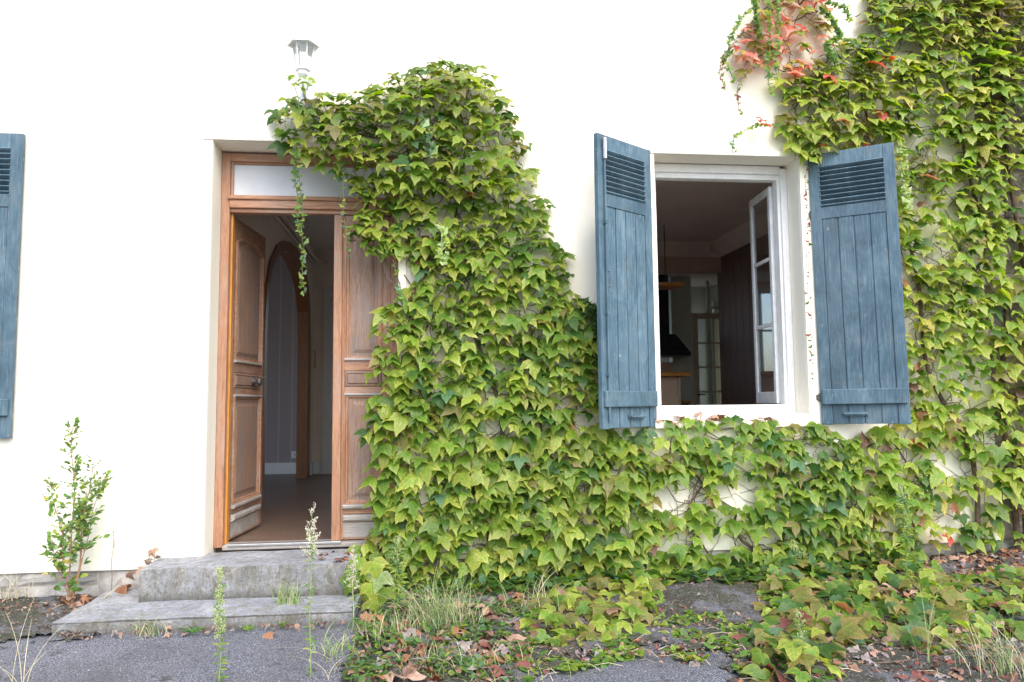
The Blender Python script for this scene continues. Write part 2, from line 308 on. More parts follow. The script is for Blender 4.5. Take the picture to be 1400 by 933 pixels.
M = dict(
    plaster=mat_plaster(),
    trim=mat_simple('white_frame_paint', (.80, .79, .75), .6, 14, .06, .3),
    sash=mat_simple('old_white_sash_paint', (.70, .71, .70), .5, 12, .12, .3),
    oak=mat_wood('red_brown_wood', (.22, .095, .048), (.43, .215, .120), (.56, .33, .20), greyamt=.45),
    oakx=mat_wood('red_brown_wood_across', (.22, .095, .048), (.43, .215, .120), (.56, .33, .20), greyamt=.5, grain='x'),
    oaky=mat_wood('red_brown_wood_leaf', (.17, .078, .042), (.36, .185, .105), (.50, .29, .19), greyamt=.6, grain='y'),
    panel=mat_wood('worn_wood_panel', (.20, .11, .07), (.33, .20, .135), (.46, .31, .225), (.20, .185, .18), .9),
    bleached=mat_wood('bleached_wood', (.26, .22, .19), (.38, .34, .30), (.50, .47, .44), (.55, .54, .54), .8, 'x'),
    orange=mat_wood('varnished_orange_wood', (.42, .15, .02), (.60, .25, .04), (.70, .33, .07), greyamt=.05, rough=.35),
    archwood=mat_wood('varnished_arch_wood', (.16, .06, .02), (.28, .11, .04), (.36, .16, .06), greyamt=.05, rough=.35),
    blue=mat_blue(),
    iron=mat_simple('rusty_iron', (.10, .095, .09), .55, 30, .4, .4, .6),
    steel=mat_simple('dull_steel', (.45, .45, .44), .4, 20, .15, .1, .8),
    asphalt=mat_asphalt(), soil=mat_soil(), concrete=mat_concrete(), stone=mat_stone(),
    quoin=mat_stone('corner_stone', ((.20, .17, .14), (.36, .31, .26), (.48, .42, .36))),
    mortar=mat_simple('mortar', (.40, .37, .32), .95, 20, .2, .6),
    leaf=mat_leaf(), deadleaf=mat_leaf('dead_leaf', .7, .12),
    glass=mat_glass(), frosted=mat_frosted(), stripes=mat_stripes(),
    hallwall=mat_simple('beige_hall_wall', (.80, .70, .60), .85, 4, .06, .1),
    white_in=mat_simple('white_skirting', (.70, .70, .70), .5, 8, .05, .1),
    ceiling=mat_simple('ceiling_paint', (.82, .75, .67), .9, 3, .05, .1),
    kceil=mat_simple('kitchen_ceiling_paint', (.88, .75, .62), .9, 3, .05, .1),
    beam=mat_simple('beige_beam_paint', (.60, .43, .31), .7, 5, .06, .1),
    kwall=mat_simple('pale_green_wall', (.58, .60, .50), .85, 4, .08, .1),
    floor=mat_wood('brown_floorboards', (.10, .065, .045), (.17, .11, .078), (.25, .17, .12), greyamt=.25, grain='x', rough=.35),
    brownboard=mat_wood('dark_brown_boarding', (.12, .060, .042), (.19, .10, .072), (.24, .13, .095), greyamt=.05),
    black=mat_simple('black_enamel', (.02, .02, .022), .3, 8, .2, .05),
    doorbeige=mat_simple('beige_door_paint', (.55, .46, .33), .5, 8, .08, .1),
    lamp=mat_simple('white_lantern_metal', (.74, .75, .75), .4, 14, .08, .1),
    milk=mat_glass('clear_lantern_glass', (.93, .96, .98), .12),
    bark=mat_simple('vine_bark', (.13, .085, .06), .9, 40, .4, .8),
    twig=mat_simple('grey_twig', (.20, .15, .12), .9, 40, .35, .5),
    straw=mat_simple('dry_straw', (.48, .42, .27), .8, 20, .2, .2),
    grass=mat_simple('green_grass', (.20, .28, .09), .6, 20, .3, .2),
    greenstem=mat_simple('green_stem', (.22, .30, .10), .6, 20, .2, .2),
    redstem=mat_simple('reddish_stem', (.30, .17, .10), .6, 20, .2, .2),
    bloom=mat_simple('pale_seed_fluff', (.62, .57, .44), .9, 30, .2, .2),
    budgreen=mat_simple('green_buds', (.40, .46, .20), .8, 30, .2, .2),
    petal=mat_simple('bright_red_petal', (.60, .05, .07), .5, 20, .2, .1),
)

# ------------------------------------------------------------ geometry helpers
class MB:
    def __init__(s): s.v = []; s.f = []
    def add(s, vs, fs):
        o = len(s.v); s.v += [tuple(p) for p in vs]; s.f += [tuple(i + o for i in f) for f in fs]; return s
    def box(s, a, b, mtx=None):
        x0, y0, z0 = a; x1, y1, z1 = b
        vs = [(x0,y0,z0),(x1,y0,z0),(x1,y1,z0),(x0,y1,z0),(x0,y0,z1),(x1,y0,z1),(x1,y1,z1),(x0,y1,z1)]
        if mtx is not None: vs = [mtx @ Vector(v) for v in vs]
        return s.add(vs, [(0,3,2,1),(4,5,6,7),(0,1,5,4),(1,2,6,5),(2,3,7,6),(3,0,4,7)])
    def tube(s, pts, rad, n=6, cap=True):
        pts = [Vector(p) for p in pts]; rings = []
        rads = rad if isinstance(rad, (list, tuple)) else [rad] * len(pts)
        prev = None
        for i, p in enumerate(pts):
            d = (pts[min(i+1, len(pts)-1)] - pts[max(i-1, 0)])
            d = d.normalized() if d.length > 1e-9 else Vector((0, 0, 1))
            if prev is None: u = d.cross(Vector((0, 0, 1)) if abs(d.z) < .9 else Vector((1, 0, 0))).normalized()
            else:
                u = prev - d * prev.dot(d); u = u.normalized() if u.length > 1e-6 else d.orthogonal().normalized()
            prev = u; w = d.cross(u)
            rings.append([p + (u * math.cos(a) + w * math.sin(a)) * rads[i] for a in [2*math.pi*k/n for k in range(n)]])
        vs = [q for r in rings for q in r]; fs = []
        for i in range(len(pts) - 1):
            for k in range(n): fs.append((i*n+k, i*n+(k+1) % n, (i+1)*n+(k+1) % n, (i+1)*n+k))
        if cap: fs.append(tuple(range(n-1, -1, -1))); fs.append(tuple((len(pts)-1)*n+k for k in range(n)))
        return s.add(vs, fs)
    def lathe(s, prof, c=(0, 0, 0), n=12, phase=0):
        vs = []; fs = []
        for r, z in prof:
            for k in range(n):
                a = 2*math.pi*k/n + phase; vs.append((c[0]+r*math.cos(a), c[1]+r*math.sin(a), c[2]+z))
        for i in range(len(prof)-1):
            for k in range(n): fs.append((i*n+k, i*n+(k+1) % n, (i+1)*n+(k+1) % n, (i+1)*n+k))
        return s.add(vs, fs)
    def build(s, name, mat, parent=None, bevel=0, smooth=False, loc=None):
        me = bpy.data.meshes.new(name); me.from_pydata(s.v, [], s.f); me.materials.append(mat)
        bm = bmesh.new(); bm.from_mesh(me); bmesh.ops.recalc_face_normals(bm, faces=bm.faces); bm.to_mesh(me); bm.free()
        if smooth:
            me.polygons.foreach_set('use_smooth', [True] * len(me.polygons))
        return link(name, me, parent, bevel, loc)
def link(name, me, parent=None, bevel=0, loc=None):
    o = bpy.data.objects.new(name, me); COL.objects.link(o)
    if parent is not None: o.parent = parent
    if loc is not None: o.location = loc
    if bevel:
        b = o.modifiers.new('bevel', 'BEVEL'); b.width = bevel; b.segments = 2; b.limit_method = 'ANGLE'
    return o
def tag(o, label=None, cat=None, group=None, kind=None):
    if label: o['label'] = label
    if cat: o['category'] = cat
    if group: o['group'] = group
    if kind: o['kind'] = kind
    return o
def thing(name, label, cat, loc=(0, 0, 0), rz=0, group=None):
    o = bpy.data.objects.new(name, None); COL.objects.link(o); o.location = loc; o.rotation_euler = (0, 0, rz)
    o.empty_display_size = .1
    return tag(o, label, cat, group)
def box(name, a, b, mat, parent=None, bevel=0, loc=None):
    return MB().box(a, b).build(name, mat, parent, bevel, loc=loc)

def offset_path(path, d):
    n = len(path); out = []
    for i in range(n):
        p0, p1, p2 = Vector(path[i-1]), Vector(path[i]), Vector(path[(i+1) % n])
        a = (p1-p0).normalized(); b = (p2-p1).normalized()
        na = Vector((-a.y, a.x)); nb = Vector((-b.y, b.x)); m = (na+nb)
        m = m / max(.3, m.dot(na)) if m.length > 1e-6 else na
        out.append(p1 + m*d)
    return out
def sweep(path, prof, to3, cap=False):
    """closed CCW path in 2D, profile of (inset, height) rows"""
    mb = MB(); n = len(path); vs = []
    for ins, h in prof:
        for p in offset_path(path, ins): vs.append(to3(p.x, p.y, h))
    fs = []
    for i in range(len(prof)-1):
        for k in range(n): fs.append((i*n+k, i*n+(k+1) % n, (i+1)*n+(k+1) % n, (i+1)*n+k))
    if cap: fs.append(tuple((len(prof)-1)*n+k for k in range(n)))
    return mb.add(vs, fs)

# ------------------------------------------------------------ ground
def ground_h(x, y):
    h = 0.0
    near = max(0.0, min(1.0, (y + 1.3) / 1.2))
    h += .028 * near
    rx = max(0.0, min(1.0, (x - 1.9) / 2.2))
    h += .085 * rx * near * near
    h += .055 * math.exp(-(((x-1.65)/.28)**2 + ((y+.55)/.22)**2))
    if -6 < x < 7 and -5 < y: h += .012 * (noise.noise(Vector((x*1.7, y*1.7, 0)))) + .006*noise.noise(Vector((x*7, y*7, 3)))
    # stay flat and just below the steps
    return h if not (-2.1 < x < -.4 and -.8 < y) else min(h, .012)
def axis(lo, hi, dlo, dhi, step):
    a = list(np.arange(dlo, dhi + 1e-6, step)); s = step; v = dhi
    while v < hi: s *= 1.45; v += s; a.append(v)
    s = step; v = dlo
    while v > lo: s *= 1.45; v -= s; a.insert(0, v)
    return a
xs = axis(-120, 120, -4.0, 5.6, .06); ys = axis(-120, 120, -2.6, .1, .06)
gv = [(x, y, ground_h(x, y)) for y in ys for x in xs]; nx = len(xs)
gf = [(j*nx+i, j*nx+i+1, (j+1)*nx+i+1, (j+1)*nx+i) for j in range(len(ys)-1) for i in range(nx-1)]
g = MB().add(gv, gf).build('ground', M['asphalt'], smooth=True); tag(g, 'worn grey asphalt yard in front of the house', kind='structure')

def in_poly(x, y, poly):
    c = False; n = len(poly); j = n-1
    for i in range(n):
        xi, yi = poly[i]; xj, yj = poly[j]
        if (yi > y) != (yj > y) and x < (xj-xi)*(y-yi)/(yj-yi) + xi: c = not c
        j = i
    return c
def edge_dist(x, y, poly):
    d = 9; n = len(poly)
    for i in range(n):
        ax, ay = poly[i]; bx, by = poly[(i+1) % n]; dx, dy = bx-ax, by-ay
        t = max(0, min(1, ((x-ax)*dx+(y-ay)*dy)/(dx*dx+dy*dy+1e-12)))
        d = min(d, math.hypot(x-ax-t*dx, y-ay-t*dy))
    return d
def patch(name, poly, mat, label, step=.022, rise=.03, seed=0):
    x0, x1 = min(p[0] for p in poly)-.1, max(p[0] for p in poly)+.1
    y0, y1 = min(p[1] for p in poly)-.1, min(.05, max(p[1] for p in poly)+.1)
    ax_ = np.arange(x0, x1, step); ay_ = np.arange(y0, y1+step, step); idx = {}; vs = []; fs = []
    def inside(x, y):
        dd = edge_dist(x, y, poly); s = 1 if in_poly(x, y, poly) else -1
        return s*dd + .13*noise.noise(Vector((x*4, y*4, seed))) + .11*noise.noise(Vector((x*11, y*11, seed))) + .06*noise.noise(Vector((x*29, y*29, seed)))
    val = {(i, j): inside(x, y) for i, x in enumerate(ax_) for j, y in enumerate(ay_)}
    for (i, j), d in val.items():
        if i+1 < len(ax_) and j+1 < len(ay_) and min(d, val[i+1, j], val[i, j+1], val[i+1, j+1]) > -.0:
            q = []
            for a, b in ((i, j), (i+1, j), (i+1, j+1), (i, j+1)):
                if (a, b) not in idx:
                    x, y = ax_[a], ay_[b]; e = min(1, max(0, val[a, b])/.08)
                    idx[a, b] = len(vs)
                    vs.append((x, y, ground_h(x, y) + .004 + rise*e*(.5+.9*abs(noise.noise(Vector((x*9, y*9, seed+5)))) + .9*abs(noise.noise(Vector((x*31, y*31, seed)))))))
                q.append(idx[a, b])
            fs.append(tuple(q))
    return tag(MB().add(vs, fs).build(name, mat, smooth=True), label, kind='structure')
patch('soil_strip', POLY_SOIL_LEFT, M['soil'], 'dark mossy soil at the foot of the wall left of the steps', seed=1, rise=.025)
patch('soil_strip', POLY_SOIL_RIGHT, M['soil'], 'dark soil and crumbs over the asphalt under the vine', seed=2, rise=.02)

# ------------------------------------------------------------ steps
steps = thing('stone_steps', 'two worn grey concrete steps below the open front door', 'steps', (-1.1, -.35, 0))
def slab(name, x0, x1, y0, y1, z0, z1, seed):
    bm = bmesh.new(); nxx = int((x1-x0)/.04); nyy = max(3, int((y1-y0)/.04)); nz = max(2, int((z1-z0)/.03))
    mb = MB()
    def grid(f, a, b):
        base = len(mb.v)
        for i in range(a+1):
            for j in range(b+1): mb.v.append(f(i/a, j/b))
        for i in range(a):
            for j in range(b): k = base+i*(b+1)+j; mb.f.append((k, k+1, k+b+2, k+b+1))
    L = lambda a, b, t: a+(b-a)*t
    grid(lambda u, v: (L(x0,x1,u), L(y0,y1,v), z1), nxx, nyy)
    grid(lambda u, v: (L(x0,x1,u), y0, L(z0,z1,v)), nxx, nz)
    grid(lambda u, v: (x0, L(y0,y1,u), L(z0,z1,v)), nyy, nz)
    grid(lambda u, v: (x1, L(y0,y1,u), L(z0,z1,v)), nyy, nz)
    me = bpy.data.meshes.new(name); me.from_pydata(mb.v, [], mb.f)
    bm.from_mesh(me); bmesh.ops.remove_doubles(bm, verts=bm.verts, dist=.0005)
    bmesh.ops.recalc_face_normals(bm, faces=bm.faces)
    c = Vector(((x0+x1)/2, (y0+y1)/2+.3, (z0+z1)/2))
    for v in bm.verts:
        p = v.co.copy(); n1 = noise.noise(p*6+Vector((seed, 0, 0))); n2 = noise.noise(p*22+Vector((0, seed, 0)))
        edge = (abs(p.z-z1) < .001) and (abs(p.y-y0) < .001 or abs(p.x-x0) < .001)
        v.co += Vector((0, 1, 0))*(abs(n1)*.010+n2*.004) if p.y < y0+.001 else Vector((0, 0, 0))
        if p.z > z1-.001: v.co.z += n1*.005-(.002+.012*max(0, n2-.15) if edge else 0)
        if edge and p.y < y0+.001: v.co.y += .003+max(0, n2-.1)*.03
        if p.x < x0+.001: v.co.x += abs(n1)*.012
    for e in bm.edges:
        if len(e.link_faces) == 2 and e.calc_face_angle() > R(40): e.smooth = False
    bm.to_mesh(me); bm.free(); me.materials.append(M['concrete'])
    me.polygons.foreach_set('use_smooth', [True]*len(me.polygons))
    o = link(name, me, steps, loc=(1.1, .35, 0)); return o
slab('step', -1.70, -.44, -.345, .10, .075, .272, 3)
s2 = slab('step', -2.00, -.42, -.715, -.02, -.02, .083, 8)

# ------------------------------------------------------------ house
house = thing('house', 'cream plastered house front with open brown door, open window and blue shutters', 'house', (0, 0, 0))
def wall_holes(xa, xb, za, zb, holes, y0, y1):
    X = sorted({xa, xb, *[h[0] for h in holes], *[h[1] for h in holes]}); Zs = sorted({za, zb, *[h[2] for h in holes], *[h[3] for h in holes]})
    mb = MB()
    def solid(i, j):
        if i < 0 or j < 0 or i >= len(X)-1 or j >= len(Zs)-1: return False
        cx, cz = (X[i]+X[i+1])/2, (Zs[j]+Zs[j+1])/2
        return not any(h[0] < cx < h[1] and h[2] < cz < h[3] for h in holes)
    for i in range(len(X)-1):
        for j in range(len(Zs)-1):
            if not solid(i, j): continue
            a, b, c, d = X[i], X[i+1], Zs[j], Zs[j+1]
            mb.add([(a,y0,c),(b,y0,c),(b,y0,d),(a,y0,d)], [(0,1,2,3)])
            mb.add([(a,y1,c),(b,y1,c),(b,y1,d),(a,y1,d)], [(3,2,1,0)])
            if not solid(i-1, j): mb.add([(a,y0,c),(a,y0,d),(a,y1,d),(a,y1,c)], [(0,1,2,3)])
            if not solid(i+1, j): mb.add([(b,y0,c),(b,y1,c),(b,y1,d),(b,y0,d)], [(0,1,2,3)])
            if not solid(i, j-1): mb.add([(a,y0,c),(a,y1,c),(b,y1,c),(b,y0,c)], [(0,1,2,3)])
            if not solid(i, j+1): mb.add([(a,y0,d),(b,y0,d),(b,y1,d),(a,y1,d)], [(0,1,2,3)])
    return mb
DX0, DX1, DZ0, DZ1 = -1.431, -.215, .273, 2.975
WX0, WX1, WZ0, WZ1 = 1.575, 2.648, 1.06, 2.968
wm = wall_holes(-6, 4.06, .20, 5.9, [(DX0, DX1, .20, DZ1), (WX0, WX1, WZ0, WZ1), (-4.25, -3.18, 1.06, 2.97)], 0, .25)
me = bpy.data.meshes.new('wall'); me.from_pydata(wm.v, [], wm.f); me.materials.append(M['plaster'])
bm = bmesh.new(); bm.from_mesh(me); bmesh.ops.remove_doubles(bm, verts=bm.verts, dist=.0005); bmesh.ops.recalc_face_normals(bm, faces=bm.faces); bm.to_mesh(me); bm.free()
wall = link('wall', me, house, bevel=.006)
# raised bands round the door (with the stopped chamfer low down) and fillets
for sgn, xe in ((-1, DX0), (1, DX1)):
    x_in = xe; w1, w2 = .055, .235
    prof = []
    pts = [(0, DZ1+.05), (w2, DZ1+.05), (w2, .66), (w2+.05, .56), (w2+.05, .26), (0, .26)]
    vs = [(xe+sgn*a, -.014, z) for a, z in pts] + [(xe+sgn*a, .004, z) for a, z in pts]; n = len(pts)
    fs = [tuple(range(n)), tuple(range(2*n-1, n-1, -1))] + [(k, (k+1) % n, n+(k+1) % n, n+k) for k in range(n)]
    MB().add(vs, fs).build('door_surround_band', M['plaster'], house, bevel=.005)
    pts = [(0, DZ1+.001), (w1, DZ1+.001), (w1, .64), (w1-.035, .55), (w1-.035, .272), (0, .272)]
    vs = [(xe+sgn*a, -.026, z) for a, z in pts] + [(xe+sgn*a, -.010, z) for a, z in pts]
    MB().add(vs, fs).build('door_surround_fillet', M['plaster'], house, bevel=.004)
box('door_lintel_band', (DX0-.06, -.030, DZ1+.004), (DX1+.06, .004, DZ1+.062), M['plaster'], house, .006)
box('window_lintel_band', (WX0-.03, -.022, WZ1+.003), (WX1+.035, .004, WZ1+.042), M['plaster'], house, .005)
box('window_side_band', (WX1+.002, -.018, WZ0), (WX1+.034, .004, WZ1), M['plaster'], house, .005)
box('window_side_band', (WX0-.034, -.018, WZ0), (WX0-.002, .004, WZ1), M['plaster'], house, .005)
# plinth: dressed stones with recessed mortar
box('plinth_backing', (-6, .022, -.1), (-1.70, .25, .199), M['mortar'], house)
box('plinth_backing', (-.44, .022, -.1), (4.58, .25, .199), M['mortar'], house)
def stone(name, x0, x1, z0, z1, y0, y1, mat, sd):
    rr = random.Random(sd); mb = MB(); n = 3
    jit = lambda a: a + rr.uniform(-.005, .005)
    front = []; 
    for j in range(n+1):
        for i in range(n+1):
            u, v = i/n, j/n; e = i in (0, n) or j in (0, n)
            front.append((jit(x0+(x1-x0)*u), y0 + (.012 if e else 0) + rr.uniform(0, .008), jit(z0+(z1-z0)*v)))
    fs = [(j*(n+1)+i, j*(n+1)+i+1, (j+1)*(n+1)+i+1, (j+1)*(n+1)+i) for j in range(n) for i in range(n)]
    back = [(front[k][0], y1, front[k][2]) for k in range(len(front))]
    ring = [i for i in range(n+1)] + [j*(n+1)+n for j in range(1, n+1)] + [n*(n+1)+i for i in range(n-1, -1, -1)] + [j*(n+1) for j in range(n-1, 0, -1)]
    off = len(front)
    fs += [(ring[k], ring[k-1], off+ring[k-1], off+ring[k]) for k in range(len(ring))]
    return mb.add(front+back, fs).build(name, mat, house, smooth=False)
x = -3.6; k = 0
while x < -1.75:
    w = rnd.uniform(.22, .42); x1 = min(x+w, -1.71); top = .192
    if rnd.random() < .5:
        zm = rnd.uniform(.08, .12); stone('plinth_stone', x+.006, x1-.006, -.05, zm-.006, .002, .06, M['stone'], k); stone('plinth_stone', x+.006, x1-.006, zm+.006, top, .002, .06, M['stone'], k+50)
    else: stone('plinth_stone', x+.006, x1-.006, -.05, top, .002, .06, M['stone'], k)
    x = x1; k += 1
x = -.43
while x < 4.56:
    w = rnd.uniform(.16, .34); x1 = min(x+w, 4.58)
    zm = rnd.uniform(.09, .13); stone('plinth_stone', x+.008, x1-.008, -.05, zm-.008, .0, .06, M['stone'], k); 
    xm = (x+x1)/2+rnd.uniform(-.03, .03)
    stone('plinth_stone', x+.008, x1-.008, zm+.008, .190, .0, .06, M['stone'], k+90)
    x = x1; k += 1
# rough stone corner on the right
box('corner_backing', (4.06, .03, .2), (4.58, .25, 5.9), M['mortar'], house)
z = .20; k = 200
while z < 4.6:
    h = rnd.uniform(.13, .24)
    if rnd.random() < .5: xm = rnd.uniform(4.16, 4.28); stone('corner_stone', 3.98 if False else 4.065, xm-.008, z+.008, z+h-.008, .0, .08, M['quoin'], k); stone('corner_stone', xm+.008, 4.60, z+.008, z+h-.008, -.005, .3, M['quoin'], k+300)
    else: stone('corner_stone', 4.065, 4.60, z+.008, z+h-.008, -.005, .3, M['quoin'], k)
    z += h; k += 1
def side_holes(name, x0, x1, ya, yb, za, zb, holes, mat):
    w_ = wall_holes(ya, yb, za, zb, holes, x0, x1); w_.v = [(b, a, c) for a, b, c in w_.v]; return w_.build(name, mat, house)
side_holes('side_wall', 4.48, 4.58, .25, 6.2, -.1, 5.9, [(5.50, 5.86, .7, 2.75)], M['plaster'])
side_holes('side_wall', -6.0, -5.9, .25, 6.2, -.1, 5.9, [(.8, 5.0, .5, 3.2)], M['plaster'])  # large opening out of view, added for more light in the side room
REAR_LIGHT_HOLES = [(-4.9, -2.0, .35, 3.3), (-1.05, -.05, .3, 3.3), (.25, 3.3, .35, 2.94)]  # unseen rear openings, added to let daylight into the dark rooms
wall_holes(-6.0, 4.59, -.1, 5.9, REAR_LIGHT_HOLES, 6.2, 6.35).build('rear_wall', M['plaster'], house)
box('roof', (-6.2, -.0, 5.9), (4.5, 6.5, 6.1), M['quoin'], house)

# ---- front door: frame, transom, two leaves
FY = .185
oak, oakx = M['oak'], M['oakx']
df = box('door_frame', (DX0+.002, FY, DZ0+.01), (DX0+.060, FY+.10, DZ1-.012), oak, house, .004)
df['label'] = 'red brown wooden frame of the front door'
box('jamb', (DX1-.058, FY, DZ0+.01), (DX1-.002, FY+.10, DZ1-.012), oak, df, .004)
box('head', (DX0+.060, FY+.002, 2.905), (DX1-.058, FY+.098, DZ1-.012), oakx, df, .004)
box('transom_bar', (DX0+.060, FY-.012, 2.575), (DX1-.058, FY+.098, 2.632), oakx, df, .006)
box('transom_moulding', (DX0+.050, FY-.026, 2.632), (DX1-.048, FY+.06, 2.662), oakx, df, .008)
box('frame_bead', (DX0+.060, FY+.012, 2.548), (DX1-.058, FY+.08, 2.575), oakx, df, .004)
tr = box('transom_pane', (DX0+.075, FY+.035, 2.665), (DX1-.07, FY+.043, 2.890), M['frosted'], df)
for a, b in (((DX0+.060, FY+.02, 2.662), (DX0+.078, FY+.05, 2.905)), ((DX1-.076, FY+.02, 2.662), (DX1-.058, FY+.05, 2.905))): box('glazing_bead', a, b, oak, df, .003)
box('glazing_bead', (DX0+.078, FY+.02, 2.890), (DX1-.076, FY+.05, 2.905), oakx, df, .003)
box('threshold', (DX0+.062, .165, .268), (DX1-.06, .30, .300), M['bleached'], df, .006)
box('threshold_strip', (DX0+.10, .158, .292), (-.60, .215, .309), M['steel'], df, .003)
box('hinge_rebate', (DX0+.060, FY+.045, .30), (DX0+.074, FY+.099, 2.546), M['orange'], df, .002)

LZ = .308
def door_leaf(w, arch, mats, meeting):
    """local: u from hinge 0..w, outer face at y=0 (looking to -y), z from 0"""
    sm, rm, pm = mats; H = 2.236; T = .045
    leaf = box('front_door', (0, .012, 0), (w, T-.004, H), sm, None, 0)
    leaf.parent = house
    def part(name, a, b, m, bev=.003): return box(name, a, b, m, leaf, bev)
    sw = .062
    part('stile', (0, 0, 0), (sw, T, H), sm); part('stile', (w-sw, 0, 0), (w, T, H), sm)
    u0, u1 = sw, w-sw
    zs = [(0.0, .012), (.112, .122), (.172, .232), (.985, 1.035), (1.145, 1.215)]
    for a, b in zs: part('rail', (u0, .001, a), (u1, T-.001, b), rm)
    to3 = lambda u, z, h: (u, .012-h, z)
    # top rail (cut to an arch on the open leaf)
    zt = 2.135; rise = .065 if arch else 0.0
    arc = [(u0+(u1-u0)*t, zt-rise+rise*4*t*(1-t)) for t in [k/10 for k in range(11)]]
    vs = [(u, .001, z) for u, z in arc] + [(u, .001, H) for u, z in arc]
    vs += [(u, T-.001, z) for u, z in arc] + [(u, T-.001, H) for u, z in arc]
    fs = []
    for k in range(10):
        fs += [(k, k+1, 12+k, 11+k), (22+k, 33+k, 34+k, 23+k), (k, 22+k, 23+k, k+1), (11+k, 12+k, 34+k, 33+k)]
    MB().add(vs, fs).build('rail', rm, leaf)
    # panels with bolection mouldings
    def framed(path, name='moulding', field=True, mp=pm):
        path = [tuple(p) for p in path]
        sweep(path, [(-.004, 0), (-.002, .020), (.008, .024), (.014, .014), (.022, .014), (.030, .004), (.032, -.002)], to3).build(name, rm if name == 'x' else sm, leaf, smooth=False)
        if field:
            sweep(path, [(.030, .0015), (.052, .0015), (.078, .012)], to3, cap=True).build('panel', mp, leaf)
    p_up = [(u0, 1.215), (u1, 1.215)] + [(u, z) for u, z in reversed(arc)]
    framed(p_up)
    framed([(u0, .232), (u1, .232), (u1, .985), (u0, .985)])
    sweep([(u0+.002, 1.035), (u1-.002, 1.035), (u1-.002, 1.145), (u0+.002, 1.145)], [(0, .0), (.004, .014), (.014, .017), (.020, .010), (.026, .020)], to3, cap=True).build('middle_panel', pm, leaf)
    # projecting weather ledges, bleached pale
    sweep([(u0-.006, .205), (u1+.006, .205), (u1+.006, .236), (u0-.006, .236)], [(0, .0), (.002, .030), (.010, .036)], to3, cap=True).build('weather_ledge', M['bleached'], leaf)
    sweep([(u0-.006, .118), (u1+.006, .118), (u1+.006, .168), (u0-.006, .168)], [(0, .0), (.003, .022), (.016, .034)], to3, cap=True).build('weather_ledge', M['bleached'], leaf)
    part('kick_panel', (u0-.002, .002, .012), (u1+.002, T-.002, .112), M['bleached'])
    sweep([(u0-.004, 1.213), (u1+.004, 1.213), (u1+.004, 1.234), (u0-.004, 1.234)], [(0, .0), (.002, .022), (.006, .027)], to3, cap=True).build('weather_ledge', M['bleached'], leaf)
    sweep([(u0-.004, .972), (u1+.004, .972), (u1+.004, .992), (u0-.004, .992)], [(0, .0), (.002, .022), (.006, .027)], to3, cap=True).build('weather_ledge', M['bleached'], leaf)
    return leaf
right_leaf = door_leaf(.378, False, (M['oak'], M['oakx'], M['panel']), True)
right_leaf['label'] = 'narrow closed right leaf of the front door'
right_leaf.location = (-.653, FY+.035, LZ)
box('meeting_cover', (-.014, -.026, 0), (.044, .0, 2.236), M['oak'], right_leaf, .006)
left_leaf = door_leaf(.70, True, (M['oaky'], M['oaky'], M['panel']), False)
left_leaf['label'] = 'left leaf of the front door standing open inwards'
left_leaf.location = (-1.368, FY+.105, LZ); left_leaf.rotation_euler = (0, 0, R(84.5))
MB().lathe([(.0, .0), (.034, .0), (.036, .008), (.016, .016), (.014, .03), (.030, .042), (.034, .056), (.022, .07), (0, .074)], n=14).build('knob', M['iron'], left_leaf, smooth=True).matrix_local = Matrix.Translation((.43, -.006, 1.09)) @ Matrix.Rotation(R(90), 4, 'X')
h = MB().tube([(.665, .045, 1.13), (.665, .10, 1.13)], .008).tube([(.665, .095, 1.13), (.60, .105, 1.13), (.555, .10, 1.125)], .008).build('handle', M['iron'], left_leaf, smooth=True)
MB().tube([(.70, .022, 1.13), (.735, .022, 1.13), (.76, .0, 1.135)], .007).box((.6985, .008, 1.02), (.7025, .036, 1.20)).build('lock', M['steel'], left_leaf)

# ---- window: fixed frame, sill, open casement
WY = .19
wf = box('window_frame', (WX0+.001, WY, 1.125), (WX0+.070, WY+.075, WZ1-.02), M['trim'], house, .004)
wf['label'] = 'white painted frame of the open window'
box('jamb', (WX1-.072, WY, 1.125), (WX1-.001, WY+.075, WZ1-.02), M['trim'], wf, .004)
box('jamb_bead', (WX1-.052, WY-.02, 1.125), (WX1-.001, WY, WZ1-.02), M['trim'], wf, .006)
box('head', (WX0+.070, WY+.001, 2.862), (WX1-.072, WY+.074, WZ1-.02), M['trim'], wf, .004)
box('head_bead', (WX0+.0, WY-.02, 2.90), (WX1-.052, WY+.001, WZ1-.005), M['trim'], wf, .006)
box('bottom_rail', (WX0+.070, WY-.01, 1.128), (WX1-.072, WY+.09, 1.190), M['trim'], wf, .008)
box('sill_board', (WX0+.002, -.012, 1.085), (WX1-.002, WY-.012, 1.128), M['trim'], wf, .008)
box('sill', (WX0-.05, -.045, 1.035), (WX1+.05, WY+.02, 1.084), M['plaster'], wf, .008)
cas = box('casement', (0, 0, 0), (.044, .036, 1.645), M['sash'], house, .004)
cas['label'] = 'glazed casement swung open into the room'
cas.location = (2.590, .275, 1.195); cas.rotation_euler = (0, 0, R(86))
CW = .42
box('stile', (CW-.044, 0, 0), (CW, .036, 1.645), M['sash'], cas, .004)
for z0, z1 in ((0, .09), (1.585, 1.645)): box('rail', (.044, .001, z0), (CW-.044, .035, z1), M['sash'], cas, .004)
for zc in (.60, 1.10): box('glazing_bar', (.044, .004, zc-.014), (CW-.044, .032, zc+.014), M['sash'], cas, .004)
for z0, z1 in ((.09, .586), (.614, 1.086), (1.114, 1.585)): box('pane', (.044, .020, z0), (CW-.044, .024, z1), M['glass'], cas)
box('weather_bar', (.02, -.035, .03), (CW-.02, 0, .07), M['sash'], cas, .008)
